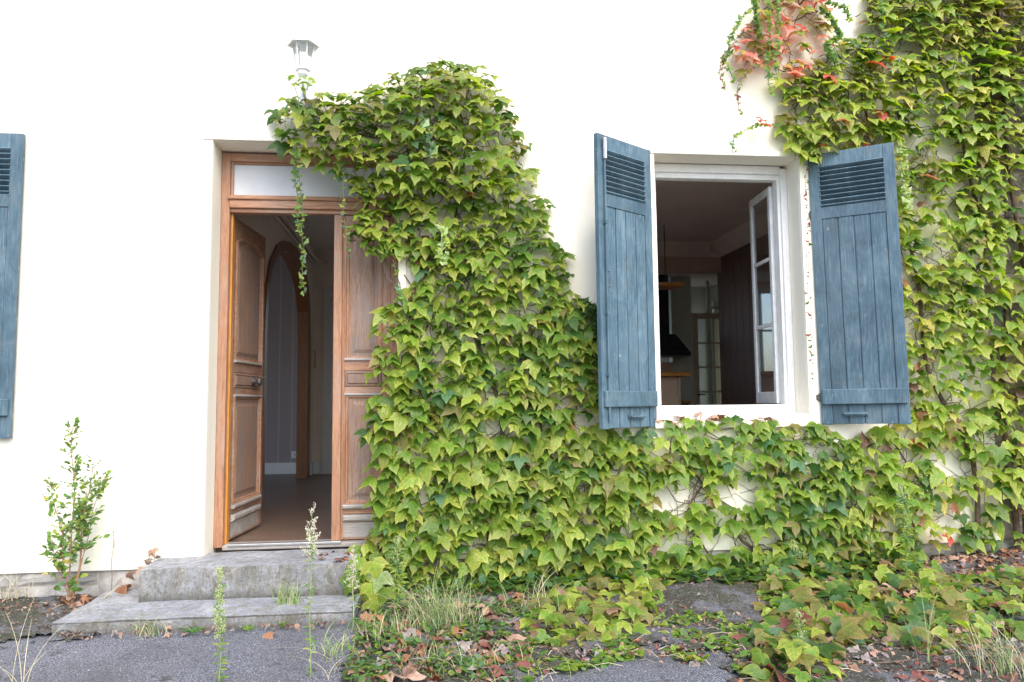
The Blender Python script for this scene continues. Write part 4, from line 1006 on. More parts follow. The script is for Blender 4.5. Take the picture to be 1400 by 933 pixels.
def vine(name, label, poly, bare, seed, spacing, tones, size, bulge, stem_roots, nparts=300, thin=.0, sparse=None):
    r = random.Random(seed)
    root = thing(name, label, 'climbing vine', (stem_roots[0][0], 0, 0))
    base = Vector(root.location)
    x0, x1 = min(p[0] for p in poly)-.06, max(p[0] for p in poly)+.06
    z0, z1 = min(p[1] for p in poly)-.06, max(p[1] for p in poly)+.06
    spots = []
    zz = z0
    row = 0
    while zz < z1:
        xx = x0 + (spacing/2 if row % 2 else 0)
        while xx < x1 + 0*z0:
            x = xx + r.uniform(-.5, .5)*spacing; z = zz + r.uniform(-.5, .5)*spacing*.8
            xx += spacing
            ed = edge_dist(x, z, poly); ins = in_poly(x, z, poly)
            fr = .035*noise.noise(Vector((x*7, z*7, seed)))
            if not ins and ed > .035+fr: continue
            if ins and ed < .02 - fr and r.random() < .4: continue
            gap = False
            for bx_, bz_, br in bare:
                dd = math.hypot(x-bx_, (z-.04-bz_)*1.25)
                if dd < br*(.8+.35*r.random()): gap = True
            if gap and r.random() < .93: continue
            nn = noise.noise(Vector((x*9.5, z*9.5, seed+9))) + (.3 if z > 3.15 and x < 1 else 0) - (.08 if x > 3.3 else 0)
            if nn < -.235 and r.random() < .85: continue
            if sparse and r.random() < sparse(x, z): continue
            spots.append((x, z, ed if ins else 0))
        zz += spacing*.8*(1-.17*max(0, min(2.4, zz-1.4))); row += 1
    mass = Mass(); front = []
    for x, z, ed in spots:
        b = bulge(x, z) * min(1, .25 + ed/.25)
        sz = size(x, z) * r.uniform(.58, 1.26)
        y = -(.03 + b*r.uniform(.25, 1.0)) - .02
        tb = tones(x, z)
        front.append((y, x, z, sz, pick(r, tb)))
        if r.random() < .2:
            s2_ = sz*r.uniform(.5, .85)
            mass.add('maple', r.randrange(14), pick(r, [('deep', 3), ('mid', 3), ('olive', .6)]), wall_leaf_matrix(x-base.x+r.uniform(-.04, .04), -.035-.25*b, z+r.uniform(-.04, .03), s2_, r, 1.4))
    front.sort(key=lambda q: q[3]*(1+.0*q[0]), reverse=True)
    for i, (y, x, z, sz, tone) in enumerate(front):
        m = wall_leaf_matrix(x-base.x, y, z, sz, r)
        if i < nparts:
            o = bpy.data.objects.new('leaf', leaf_mesh('maple', r.randrange(14), tone)); COL.objects.link(o); o.parent = root; o.matrix_local = m
        else: mass.add('maple', r.randrange(14), tone, m)
    mass.build('leaf_mass', M['leaf'], root, 'stuff')
    # woody stems: wander up from the roots, fork, thin twigs to the leaves
    twigs = MB()
    inside = [(x, z) for x, z, e in spots]
    def wander(p, q, rad0, rad1, n, amp):
        pts = []
        sd_ = r.random()*100
        for k in range(n+1):
            t = k/n; a = p.lerp(q, t); w = math.sin(math.pi*t)**.5 if 0 < t < 1 else 0
            pts.append(a + Vector((noise.noise(Vector((t*3, sd_, 0)))*amp*w, 0, noise.noise(Vector((t*3, sd_, 9)))*amp*.6*w)))
        return pts, [rad0+(rad1-rad0)*k/n for k in range(n+1)]
    nodes = []
    for rx, ry, rz_, tx, tz, rad in stem_roots:
        p = Vector((rx-base.x, ry, rz_)); q = Vector((tx-base.x, -.035, tz))
        pts, rr = wander(p, q, rad, rad*.35, 16, .35)
        MB().tube(pts, rr, 7).build('stem', M['bark'], root, smooth=True)
        nodes += pts[3:]
    r.shuffle(inside)
    for x, z in inside[:int(len(inside)*.20)]:
        q = Vector((x-base.x, -.028, z)); best = min(r.sample(nodes, min(len(nodes), 10)), key=lambda v: (v-q).length)
        L = (best-q).length
        if L > .75: best = q + (best-q).normalized()*r.uniform(.2, .6)
        pts, rr = wander(best, q, .0042, .0018, max(4, int(L/.06)), .14)
        for pp in pts: pp.y = min(pp.y, -.008) if pp.y > -.03 else pp.y
        twigs.tube(pts, rr, 4, False); nodes.append(pts[len(pts)//2].copy())
    # tendrils over the bare plaster, petioles
    for bx_, bz_, br in bare:
        for _ in range(5):
            a = r.uniform(0, 6.28); p = Vector((bx_-base.x+math.cos(a)*br*1.3, -.012, bz_+math.sin(a)*br)); a += math.pi+r.uniform(-.9, .9)
            q = p + Vector((math.cos(a), 0, math.sin(a)))*br*r.uniform(.8, 2.0)
            pts, rr = wander(p, q, .0028, .0010, 6, .06)
            for pp in pts: pp.y = -.010
            twigs.tube(pts, rr, 4, False)
    for y, x, z, sz, tone in front[::3]:
        twigs.tube([(x-base.x, y, z), (x-base.x+r.uniform(-.01, .01), (y-.03)/2, z+.0+sz*.12), (x-base.x+r.uniform(-.02, .02), -.012, z-sz*r.uniform(.1, .4))], .0014, 3, False)
    o = twigs.build('twigs', M['twig'], root); o['kind'] = 'stuff'
    return root, front

T_MAIN = lambda x, z: [('mid', 3.4), ('fresh', 4.6), ('lime', 3.0 + 1.8*max(0, z-2.0)), ('deep', 1.3), ('olive', .35 + .5*max(0, z-2.4)), ('yellow', .05), ('copper', .05), ('bluish', .12)]  # lime share grows with height: bright upper light put into leaf colour
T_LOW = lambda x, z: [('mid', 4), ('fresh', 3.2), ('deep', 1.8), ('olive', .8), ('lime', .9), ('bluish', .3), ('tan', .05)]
T_RIGHT = lambda x, z: [('mid', 2.4), ('fresh', 4.2), ('lime', 4.4 + 1.6*max(0, z-1.6)), ('deep', .9), ('olive', 1.2 + .3*max(0, z-2)), ('yellow', .35 + .3*max(0, z-2.4)), ('copper', .16), ('red', .01 + .14*max(0, z-2.6)), ('brown', .12), ('pink', .03)]  # more lime and yellow higher up, painting in light on the upper leaves
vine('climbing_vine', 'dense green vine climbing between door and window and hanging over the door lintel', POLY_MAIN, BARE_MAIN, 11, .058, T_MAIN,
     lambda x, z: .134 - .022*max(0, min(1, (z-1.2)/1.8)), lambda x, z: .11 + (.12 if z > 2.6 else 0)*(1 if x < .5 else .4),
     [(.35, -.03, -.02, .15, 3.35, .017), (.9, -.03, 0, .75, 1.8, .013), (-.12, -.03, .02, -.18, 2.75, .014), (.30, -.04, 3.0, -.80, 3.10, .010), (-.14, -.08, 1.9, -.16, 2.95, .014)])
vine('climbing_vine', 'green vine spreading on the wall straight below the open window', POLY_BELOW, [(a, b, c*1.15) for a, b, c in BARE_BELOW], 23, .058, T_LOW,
     lambda x, z: .128 - .02*max(0, min(1, z-.5)), lambda x, z: .10,
     [(2.42, -.05, .0, 1.7, .80, .014), (2.35, -.04, .02, 2.5, .9, .011), (1.95, -.03, .02, 2.0, .95, .008), (2.5, -.04, .02, 2.8, .8, .009)])
vine('climbing_vine', 'tall yellow green vine covering the wall right of the window and the stone corner', POLY_RIGHT, BARE_RIGHT, 37, .062, T_RIGHT,
     lambda x, z: .126, lambda x, z: .11,
     [(3.85, -.05, .05, 3.1, 3.6, .020), (4.15, -.05, .08, 3.7, 3.9, .024), (3.4, -.05, .03, 3.4, 1.2, .013), (4.3, -.05, .08, 4.25, 4.3, .026), (4.2, -.05, .08, 4.0, 2.0, .015), (2.75, -.03, 3.05, 2.9, 3.7, .006)],
     sparse=lambda x, z: .08 + (.18 if x > 4.15 else 0))
vine('climbing_vine', 'red and orange tinted vine shoots spilling down above the window', POLY_RED, [(2.66, 3.66, .05)], 41, .070,
     lambda x, z: [('red', .8), ('pink', 3.2), ('fresh', 1.2), ('olive', 1.2), ('yellow', 1.6), ('lime', 1.4), ('tan', 1.0), ('copper', .7)], lambda x, z: .115, lambda x, z: .07,
     [(2.75, -.03, 4.3, 2.55, 3.6, .007), (2.6, -.03, 4.3, 2.25, 3.62, .005)], sparse=lambda x, z: .28)

# ------------------------------------------------------------ small-leaved creepers
def strand_into(pts, mass, stem, r, size, tones, dens=.017, hang=True):
    P = [Vector(p) for p in pts]
    for a, b in zip(P[:-1], P[1:]):
        L = (b-a).length; n = max(1, int(L/dens))
        for k in range(n):
            p = a.lerp(b, (k+r.random())/n) + Vector((r.gauss(0, .008), r.gauss(0, .008), 0))
            e = R(r.uniform(0, 60)); az_ = R(r.gauss(0, 55))
            nn = Vector((math.sin(az_)*math.cos(e), -math.cos(az_)*math.cos(e), math.sin(e)))
            d = Vector((r.gauss(0, 1), r.gauss(0, .4), -.7))
            mass.add('ivy', r.randrange(8), pick(r, tones), frame(nn, d, size*.62*r.uniform(.6, 1.3), p))
    # wiggly stem
    Q = []
    for a, b in zip(P[:-1], P[1:]):
        for k in range(4): Q.append(a.lerp(b, k/4) + Vector((r.gauss(0, .003), 0, 0)))
    Q.append(P[-1]); stem.tube(Q, .0018, 4, False)
ivy_labels = {
 0: 'long small-leaved strand hanging from the lintel down across the open door', 1: 'short thin strand hanging before the closed door leaf',
 2: 'green creeper tip arching down at the far left of the red shoots', 3: 'long reddish creeper tip curling leftmost above the window', 4: 'brown dotted creeper tip hanging lowest above the window',
 5: 'straight green strand hanging just right of the arching creeper tips', 6: 'thick green creeper strand at the top edge of the photo', 7: 'fine green creeper tangle right of the red leaves',
 8: 'short creeper loop at the top edge right of the red leaves', 9: 'small-leaved strand hanging through the vine above the right shutter', 10: 'thin creeper curl with a red leaf left above the window',
 11: 'pale variegated creeper hanging along the outer edge of the right shutter', 12: 'sparse creeper climbing the white strip behind the right shutter hinges',
 13: 'bluish green sprig hanging in the vine above the door corner', 14: 'pale yellow sprig hanging in the middle of the vine', 15: 'small strand beside the right door jamb', 16: 'dark green tuft at the left shutter edge', 17: 'thin shoot with pale leaves between lantern and vine'}
for i, pts in enumerate(STRANDS):
    r = random.Random(900+i); root = thing('trailing_creeper', ivy_labels[i], 'creeper', pts[0]); o_ = Vector(pts[0])
    L = [tuple(Vector(p)-o_) for p in pts]; ms = Mass(); st = MB()
    tn = [('cover', 3), ('bluish', 2), ('fresh', 2)]; sz = .034; de = .012
    if i in (3, 4): tn = [('olive', 3), ('maroon', 2), ('cover', 1.5), ('fresh', 1)]; sz = .030
    if i == 12: tn = [('maroon', 2), ('deep', 2), ('brown', 1)]; sz = .026; de = .03
    if i in (11, 14): tn = [('pale', 4), ('lime', 2), ('fresh', 1)]; sz = .042
    if i == 13: tn = [('bluish', 4), ('pale', 1)]; sz = .055; de = .02
    if i == 16: tn = [('deep', 4), ('bluish', 1)]; sz = .04; de = .008
    if i == 17: tn = [('lime', 3), ('yellow', 1)]; sz = .06; de = .09
    if i in (2, 5, 6, 7, 8): sz = .036; de = .0085
    if i == 1: de = .022; sz = .028
    spread = {5: 2, 6: 3, 7: 4, 8: 2, 11: 2, 13: 3, 14: 2, 16: 4, 0: 2}.get(i, 1)
    for k in range(spread):
        off = Vector((r.gauss(0, .022 if k else 0), r.uniform(-.02, .02) if k else 0, r.gauss(0, .02) if k else 0))
        cut = max(3, len(L) - (k if spread > 1 and i in (0, 5) else 0))
        strand_into([tuple(Vector(p)+off) for p in (L[:4] if (i == 0 and k) else L[:cut])], ms, st, r, sz, tn, de)
    st.build('stem', M['twig'], root); ms.build('foliage', M['leaf'], root, 'stuff')
    if i == 10:
        for k in range(3):
            o = bpy.data.objects.new('leaf', leaf_mesh('maple', k, 'red')); COL.objects.link(o); o.parent = root
            o.matrix_local = wall_leaf_matrix(-.20+.03*k, -.01*k, .05-.03*k, .075, r)
r = random.Random(77); root = thing('trailing_creeper', 'leafy shoot wound round the base of the wall lantern', 'creeper', STRAND_LAMP[0]); ms = Mass(); st = MB(); o_ = Vector(STRAND_LAMP[0])
L = [tuple(Vector(p)-o_) for p in STRAND_LAMP]
for p in L[1:] + [(-.05, .02, .13), (.10, 0, .10), (.02, 0, .06), (-.10, .1, -.02)]:
    for k in range(2): ms.add('maple' if k else 'oval', r.randrange(8), pick(r, [('mid', 2), ('fresh', 2), ('bluish', 1)]), wall_leaf_matrix(p[0]+r.gauss(0, .02), p[1], p[2]+r.gauss(0, .015), .055, r, 1.5))
st.tube([(0, .1, -.14)] + L, .002, 4, False); st.build('stem', M['greenstem'], root); ms.build('foliage', M['leaf'], root, 'stuff')

# ------------------------------------------------------------ ground vine (large yellowing leaves creeping over the yard)
def sample_poly(poly, n, r, sp=0):
    x0, x1 = min(p[0] for p in poly), max(p[0] for p in poly); y0, y1 = min(p[1] for p in poly), max(p[1] for p in poly); out = []
    t = 0
    while len(out) < n and t < n*60:
        t += 1; x, y = r.uniform(x0, x1), r.uniform(y0, y1)
        if not in_poly(x, y, poly) or y > -.02: continue
        if sp and any((x-a)**2+(y-b)**2 < sp*sp for a, b in out): continue
        out.append((x, y))
    return out
def ground_vine(label, poly, n, seed, sizes, tones, sp, hgt):
    r = random.Random(seed); cx = sum(p[0] for p in poly)/len(poly); cy = sum(p[1] for p in poly)/len(poly)
    root = thing('ground_vine', label, 'creeping vine', (cx, cy, 0)); pet = MB(); ms = Mass(); k_ = 0
    for x, y in sample_poly(poly, n, r, sp):
        hh = noise.noise(Vector((x*3.2, y*3.2, seed)))
        if hh < -.34: continue
        z = ground_h(x, y) + hgt*(.45+.55*max(0, hh+.4)) * r.uniform(.5, 1.25)*min(1, .35+edge_dist(x, y, poly)/.12)
        e = R(r.gauss(60, 17)); a = R(r.gauss(0, 60))
        nn = Vector((math.sin(a)*math.cos(e), -math.cos(a)*math.cos(e), math.sin(e)))
        aa = r.uniform(0, 6.28); t = Vector((math.cos(aa), math.sin(aa)-.9, -.3))
        sz = r.uniform(*sizes)
        m = frame(nn, t, sz, Vector((x-cx, y-cy, z)))
        if k_ < 280: 
            o = bpy.data.objects.new('leaf', leaf_mesh('maple', r.randrange(14), pick(r, tones))); COL.objects.link(o); o.parent = root; o.matrix_local = m
        else: ms.add('maple', r.randrange(14), pick(r, tones), m)
        k_ += 1
        if r.random() < .7: pet.tube([(x-cx, y-cy, z), (x-cx+r.uniform(-.02, .02), y-cy+.01, z*.5), (x-cx+r.uniform(-.05, .05), y-cy+r.uniform(-.03, .05), ground_h(x, y))], .0018, 4, False)
        if r.random() < .5: ms.add('maple', r.randrange(14), pick(r, [('deep', 2), ('mid', 2), ('brown', .6)]), frame(nn, t, sz*.7, Vector((x-cx+r.uniform(-.05, .05), y-cy+.03, ground_h(x, y)+.02))))
    pet.build('leaf_stalks', M['redstem'], root)['kind'] = 'stuff'
    for q in range(7):
        a, b = r.choice(poly), r.choice(poly); P = [Vector((a[0]+(b[0]-a[0])*t-cx, min(-.03, a[1]+(b[1]-a[1])*t)-cy, .015+ground_h(a[0]+(b[0]-a[0])*t, min(-.03, a[1]+(b[1]-a[1])*t)))) + Vector((r.gauss(0, .03), r.gauss(0, .02), r.uniform(0, .01))) for t in [k/7 for k in range(8)]]
        P = [p for p in P if p.y+cy < 0]
        if len(P) > 2: MB().tube(P, .004, 5).build('stem', M['bark'], root)
    ms.build('leaf_mass', M['leaf'], root, 'stuff'); return root
T_G1 = [('olive', 3), ('lime', 2.4), ('mid', 2.2), ('fresh', 1.5), ('tan', .4), ('maroon', .15)]
T_G2 = [('olive', 4.4), ('mid', 2.6), ('lime', 1.5), ('fresh', 1.2), ('deep', 2.0), ('copper', .2), ('tan', .3), ('maroon', .25), ('bluish', .5)]
ground_vine('low yellowing vine clump on the ground left of the grey rock mound', POLY_CENTRE_GROUND, 175, 51, (.075, .135), T_G1, .047, .12)
ground_vine('wide yellow green vine carpet on the ground at the right', POLY_RIGHT_GROUND, 420, 52, (.075, .150), T_G2, .050, .115)

# small round-leaved ground cover
def cover(name, label, poly, n, seed, size, tones, gate=-.05, zz=.02):
    r = random.Random(seed); ms = Mass()
    for x, y in sample_poly(poly, n, r):
        if noise.noise(Vector((x*5, y*5, seed))) + .4*noise.noise(Vector((x*17, y*17, seed))) < gate: continue
        e = R(r.uniform(45, 90)); a = R(r.uniform(-180, 180)); nn = Vector((math.sin(a)*math.cos(e), -math.cos(a)*math.cos(e), math.sin(e))); aa = r.uniform(0, 6.28)
        ms.add('round', r.randrange(8), pick(r, tones), frame(nn, Vector((math.cos(aa), math.sin(aa), 0)), size*r.uniform(.5, 1.35), Vector((x, y, ground_h(x, y)+.012+r.random()*zz))))
    return tag(ms.build(name, M['leaf']), label, 'ground cover', kind='stuff')
cover('ground_cover', 'small round green leaves creeping over the asphalt before the rock mound', POLY_CLOVER, 1700, 61, .026, [('cover', 4), ('fresh', 2), ('lime', .8)], .0)
cover('ground_cover', 'tiny weeds among the dead leaves right of the steps', POLY_LITTER_CENTRE, 2900, 62, .017, [('cover', 3), ('deep', 1.5), ('bluish', 2), ('fresh', 1)], -.12, .05)
cover('ground_cover', 'tiny weeds under the vine leaves at the right', POLY_RIGHT_GROUND, 1800, 63, .030, [('cover', 3), ('deep', 2), ('fresh', 1)], -.2, .03)
wallfoot = [(-.3, -.12), (3.2, -.12), (3.2, -.32), (1.9, -.34), (1.2, -.30), (.5, -.36), (-.3, -.30)]
cover('ground_cover', 'dark green small leaves at the foot of the wall below the vine', wallfoot, 1100, 64, .045, [('deep', 3), ('mid', 2), ('bluish', 1)], -.2, .08)

# ------------------------------------------------------------ dead leaves
def dead_leaf(x, y, z, size, tone, r, parent=None, kids=None):
    e = R(r.uniform(48, 90)); a = R(r.uniform(-180, 180)); nn = Vector((math.sin(a)*math.cos(e), -math.cos(a)*math.cos(e), math.sin(e))); aa = r.uniform(0, 6.28)
    return frame(nn, Vector((math.cos(aa), math.sin(aa), 0)), size, Vector((x, y, z)))
DT = [('brown', 3), ('tan', 2), ('copper', 1.6), ('maroon', 1), ('greyleaf', 1.2)]
def fallen(spots, label, group, r, sizes, tones=DT, zoff=.02):
    for x, y, z in spots:
        o = bpy.data.objects.new('fallen_leaf', leaf_mesh('dead', r.randrange(10), pick(r, tones))); COL.objects.link(o)
        o.matrix_world = dead_leaf(x, y, z+zoff, r.uniform(*sizes), None, r)
        tag(o, label, 'fallen leaf', group)
def litter(name, label, poly, n, seed, size, tones=DT, gate=-.3):
    r = random.Random(seed); ms = Mass()
    for x, y in sample_poly(poly, n, r):
        if noise.noise(Vector((x*4, y*4, seed))) < gate: continue
        ms.add('dead', r.randrange(10), pick(r, tones), dead_leaf(x, y, ground_h(x, y)+.018+.02*r.random(), size*r.uniform(.4, 1.2), None, r))
    return tag(ms.build(name, M['deadleaf']), label, 'leaf litter', kind='stuff')
r = random.Random(81)
G = lambda pl, n, sp=0: [(x, y, ground_h(x, y)) for x, y in sample_poly(pl, n, r, sp)]
fallen(G(POLY_LITTER_CENTRE, 84, .045), 'dry curled leaf lying among weeds right of the steps', 'dry leaves right of the steps', r, (.065, .125), zoff=.05)
fallen(G(POLY_LITTER_WALL_R, 60, .03), 'dry red brown leaf heaped at the wall foot far right', 'dry leaves heaped at the right wall foot', r, (.05, .10), [('brown', 3), ('maroon', 2), ('copper', 1.5), ('tan', 1)])
fallen(G(POLY_LITTER_WALL_L, 34, .03), 'dry brown leaf at the wall foot left of the steps', 'dry leaves at the left wall foot', r, (.045, .09), [('brown', 3), ('copper', 2), ('tan', 1)])
fallen([(x, y, z-.008) for x, y, z in SILL_LEAVES], 'dry tan leaf lying on the white window sill', 'dry leaves on the window sill', r, (.06, .11), [('tan', 3), ('copper', 1), ('brown', 1)])
fallen([(x, y, .270) for x, y in sample_poly(LITTER_STEP, 14, r)], 'small dry leaf on the top step beside the threshold', 'dry leaves on the top step', r, (.03, .065), [('brown', 3), ('maroon', 2), ('copper', 1)], .012)
fallen(G(POLY_CLOVER, 16, .08), 'dry leaf lying on the ground cover before the rock mound', 'dry leaves on the ground cover', r, (.05, .09))
fallen(G(POLY_RIGHT_GROUND, 34, .06), 'dry leaf lying between the vine leaves on the ground at the right', 'dry leaves under the right ground vine', r, (.06, .12), zoff=.05)
fallen([(-.86, -.86, .005)], 'single reddish leaf lying on the asphalt at the foot of the lower step', None, r, (.075, .08), [('copper', 1)])
fallen([(-1.86, -.10, .10)], 'curled orange brown leaf in the corner between the wall and the upper step', None, r, (.13, .14), [('copper', 1)])
fallen([(-1.93, -.62, .02)], 'curled brown leaf leaning on the left end of the lower step', None, r, (.10, .11), [('brown', 1)])
fallen([(1.03, -1.27, .02)], 'bright red fallen leaf among small green leaves', None, r, (.055, .06), [('red', 1)])
litter('leaf_litter', 'crumbled leaf litter right of the steps', POLY_LITTER_CENTRE, 480, 91, .05, gate=-.35)
litter('leaf_litter', 'crumbled leaf litter under the right ground vine', POLY_RIGHT_GROUND, 900, 92, .055)
litter('leaf_litter', 'crumbled leaf litter at the foot of the right wall', POLY_LITTER_WALL_R, 420, 93, .065)
litter('leaf_litter', 'crumbled leaf litter at the foot of the left wall', POLY_LITTER_WALL_L, 160, 94, .045)
litter('leaf_litter', 'crumbled leaf litter along the foot of the wall under the window', wallfoot, 260, 95, .06)
litter('leaf_litter', 'crumbs and petals on the soil before the rock mound', POLY_CLOVER, 420, 96, .022, [('brown', 2), ('greyleaf', 2), ('maroon', 2), ('tan', 1)])
litter('leaf_litter', 'fine crumbs strewn over the soil patch at the right', POLY_SOIL_RIGHT, 2600, 89, .018, [('brown', 2), ('greyleaf', 2), ('maroon', 1), ('tan', 1)], gate=-.1)
litter('leaf_litter', 'fine crumbs strewn over the soil patch left of the steps', POLY_SOIL_LEFT, 500, 88, .016, [('brown', 2), ('greyleaf', 2), ('tan', 1)], gate=-.1)
litter('leaf_litter', 'leaf crumbs along the foot of the lower step', [(-1.95, -.74), (-.45, -.74), (-.45, -.82), (-1.6, -.80), (-1.95, -.78)], 70, 97, .03, [('tan', 2), ('greyleaf', 2), ('brown', 1)])

litter('leaf_litter', 'dark crumbled leaves on the bare soil in the bottom right', [(1.9, -1.25), (3.4, -.95), (3.4, -1.6), (2.6, -2.1), (1.6, -1.95)], 420, 87, .055, [('brown', 3), ('maroon', 2), ('greyleaf', 2.5), ('tan', .7)], gate=-.3)
CORNER = [(1.7, -1.3), (3.4, -.9), (3.4, -1.6), (2.6, -2.1), (1.4, -1.9)]
# twigs and straw on the soil
r = random.Random(99); tw_ = MB()
for pl, n in ((POLY_RIGHT_GROUND, 170), (POLY_CLOVER, 90), (POLY_LITTER_CENTRE, 90), (POLY_LITTER_WALL_L, 25), (CORNER, 130)):
    for x, y in sample_poly(pl, n, r):
        a = r.uniform(0, 6.28); L_ = r.uniform(.03, .14); z = ground_h(x, y)+.008+r.random()*.02
        tw_.tube([(x, y, z), (x+math.cos(a)*L_*.5+r.gauss(0, .006), y+math.sin(a)*L_*.5, z+.01), (x+math.cos(a)*L_, y+math.sin(a)*L_, z-.004)], r.uniform(.0008, .0019), 3, False)
tag(tw_.build('dry_twigs', M['straw']), 'fine dry twigs and straw scattered on the ground', 'twigs', kind='stuff')
# pebbles / grit
r = random.Random(98); pb = MB()
for k in range(900):
    x, y = r.uniform(-3, 3.4), r.uniform(-2.0, -.75)
    s_ = r.uniform(.0015, .0045); z = ground_h(x, y)+s_*.4
    pb.add([(x+s_, y, z), (x, y+s_*r.uniform(.6, 1.3), z), (x-s_, y, z), (x, y-s_, z), (x, y, z+s_*.8)], [(0,1,4),(1,2,4),(2,3,4),(3,0,4)])
tag(pb.build('loose_grit', M['stone']), 'loose pale grit on the asphalt', 'grit', kind='stuff')

# ------------------------------------------------------------ weeds and grass
def blade(mb, p, a, L, lean, w, r, n=6):
    P = []; d = Vector((math.cos(a), math.sin(a), 0))
    for k in range(n+1):
        t = k/n; P.append(Vector(p) + d*(lean*L*t*t) + Vector((0, 0, L*(t-.35*lean*t*t*t))))
    sd_ = d.cross(Vector((0, 0, 1))).normalized() if r.random() < .5 else Vector((1, 0, 0))
    vs = []
    for k, q in enumerate(P):
        ww = w*(1-(k/n)**2)+.0003; vs += [q-sd_*ww, q+sd_*ww + Vector((0, ww*.4, 0))]
    mb.add(vs, [(2*k, 2*k+1, 2*k+3, 2*k+2) for k in range(n)])
    return P
def tuft(name, label, loc, n, L, lean, seed, mats=('grass', 'straw'), split=.7, spread=.05, w=.0016):
    r = random.Random(seed); root = thing(name, label, 'grass', loc); a_, b_ = MB(), MB()
    for k in range(n):
        m_ = a_ if r.random() < split else b_
        blade(m_, (r.gauss(0, spread), r.gauss(0, spread*.6), 0), r.uniform(0, 6.28), L*r.uniform(.4, 1.15), r.uniform(.15, lean), w*r.uniform(.6, 1.4), r)
    if a_.f: a_.build('green_blades', M[mats[0]], root)['kind'] = 'stuff'
    if b_.f: b_.build('dry_blades', M[mats[1]], root)['kind'] = 'stuff'
    return root
tuft('grass_tuft', 'large green and straw grass tuft among dry leaves right of the steps', TUFT_CENTRE, 300, .34, 1.5, 1, spread=.08, split=.8, w=.0013)
tuft('grass_tuft', 'small grass tuft growing on the lower step against the upper riser', TUFT_STEP, 90, .14, 1.0, 2, split=.85, spread=.035)
tuft('grass_tuft', 'low grass tuft at the left foot of the lower step', TUFT_LOW if False else (-1.50, -.745, 0), 60, .13, 1.3, 3, spread=.05)
tuft('grass_tuft', 'pale grass tuft in the bottom right corner', TUFT_RIGHT, 120, .30, 1.3, 4, split=.65, spread=.07, w=.0011)
tuft('grass_tuft', 'thin dry grass left of the sapling near the left edge', (-2.55, .0, .02), 40, .30, 1.2, 5, split=.1, spread=.08)
tuft('grass_tuft', 'low mixed grass in front of the climbing vine', (.62, -.62, 0), 110, .22, 1.6, 6, split=.6, spread=.11, w=.0012)
tuft('grass_tuft', 'straggling grass right of the lower step end', (-.25, -.98, 0), 160, .17, 1.5, 7, split=.7, spread=.12, w=.0012)
tuft('grass_tuft', 'fine grass among the dry leaves at the bottom edge of the photo', (.1, -1.45, 0), 200, .12, 1.6, 17, split=.75, spread=.20, w=.0011)
tuft('grass_tuft', 'fine green weeds at the foot of the step end', (-.42, -1.15, 0), 70, .10, 1.0, 8, split=.9, spread=.10)
def long_blades(label, loc, specs, mat='straw'):
    root = thing('long_grass', label, 'grass', loc); r = random.Random(len(label))
    for a, L_, lean, w in specs:
        mb = MB(); blade(mb, (r.gauss(0, .02), r.gauss(0, .01), 0), a, L_, lean, w, r, 12); mb.build('blade', M[mat], root)
long_blades('long dry grass stalks in the bottom left foreground', (-1.72, -1.55, 0), [(1.9, .34, .5, .0011), (2.6, .40, .35, .001), (.5, .42, .55, .001), (.35, .38, .9, .0009), (3.4, .3, .8, .0009), (1.2, .47, .25, .0008), (.1, .2, 1.2, .0008), (2.9, .22, 1.0, .0008)])
long_blades('pale dry stalks arching on the asphalt before the steps', (-.45, -1.50, 0), [(3.0, .26, 1.6, .0010), (2.8, .20, 1.9, .0009), (.2, .22, 1.6, .0010)])
long_blades('two grey stalks arching right of the large grass tuft', (.62, -.55, 0), [(.3, .42, .8, .002), (.5, .36, .9, .002), (1.0, .3, .7, .0015)])
long_blades('tall green stalks before the right ground vine', (2.25, -1.72, 0), [(1.2, .42, .3, .0016), (.4, .48, .4, .0016), (2.2, .35, .4, .0014), (.1, .36, .7, .0016)], 'greenstem')

def stem_curve(p, q, r, amp=.02, n=10):
    p, q = Vector(p), Vector(q); sd_ = r.random()*50
    return [p.lerp(q, k/n) + Vector((noise.noise(Vector((k/n*2.5, sd_, 0))), noise.noise(Vector((k/n*2.5, sd_, 7))), 0))*amp*math.sin(math.pi*k/n*.8) for k in range(n+1)]
# sapling by the wall
r = random.Random(5); S0 = Vector(SAPLING); sp_ = thing('sapling', 'young leafy sapling with small oval leaves against the wall left of the steps', 'sapling', SAPLING)
lv = []; ms = Mass(); top = SAPLING_H
def shoots(p, q, rad, leafs, t0, lsz, nsub=0):
    C = stem_curve(p, q, r, .05)
    MB().tube(C, [rad*(1-.75*k/10) for k in range(11)], 5).build('stem', M['redstem'], sp_)
    for k in range(leafs):
        t = t0 + (1-t0)*r.random()**.8; i = min(9, int(t*10)); b = C[i].lerp(C[i+1], t*10-i)
        a = r.uniform(0, 6.28); L_ = r.uniform(.02, .10)*(1.25-t*.8); tip = b + Vector((math.cos(a)*L_, math.sin(a)*L_*.8, r.uniform(.0, .06)))
        tws.tube([b, tip], .0009, 3, False)
        for j in range(3):
            pos = b.lerp(tip, .45+.28*j); e = R(r.uniform(10, 70)); az_ = R(r.uniform(-70, 70)); nn = Vector((math.sin(az_)*math.cos(e), -math.cos(az_)*math.cos(e), math.sin(e)))
            low = pos.z < .35
            lv.append((frame(nn, Vector((math.cos(a)+r.gauss(0, .4), math.sin(a)*.6, r.uniform(.2, 1.6))), lsz*r.uniform(.6, 1.2)*(1.15-.5*t), pos), pick(r, [('cover', 3), ('fresh', 2), ('deep', 1.4), ('bluish', 1), ('yellow', .5 if low else .05), ('lime', 1 if low else .2)])))
tws = MB()
shoots((0, 0, 0), (-.03, 0, top), .005, 100, .12, .042)
shoots((.01, 0, .05), (.10, .02, top*.78), .006, 58, .2, .040)
shoots((.02, 0, .10), (.16, .0, top*.72), .004, 48, .3, .042)
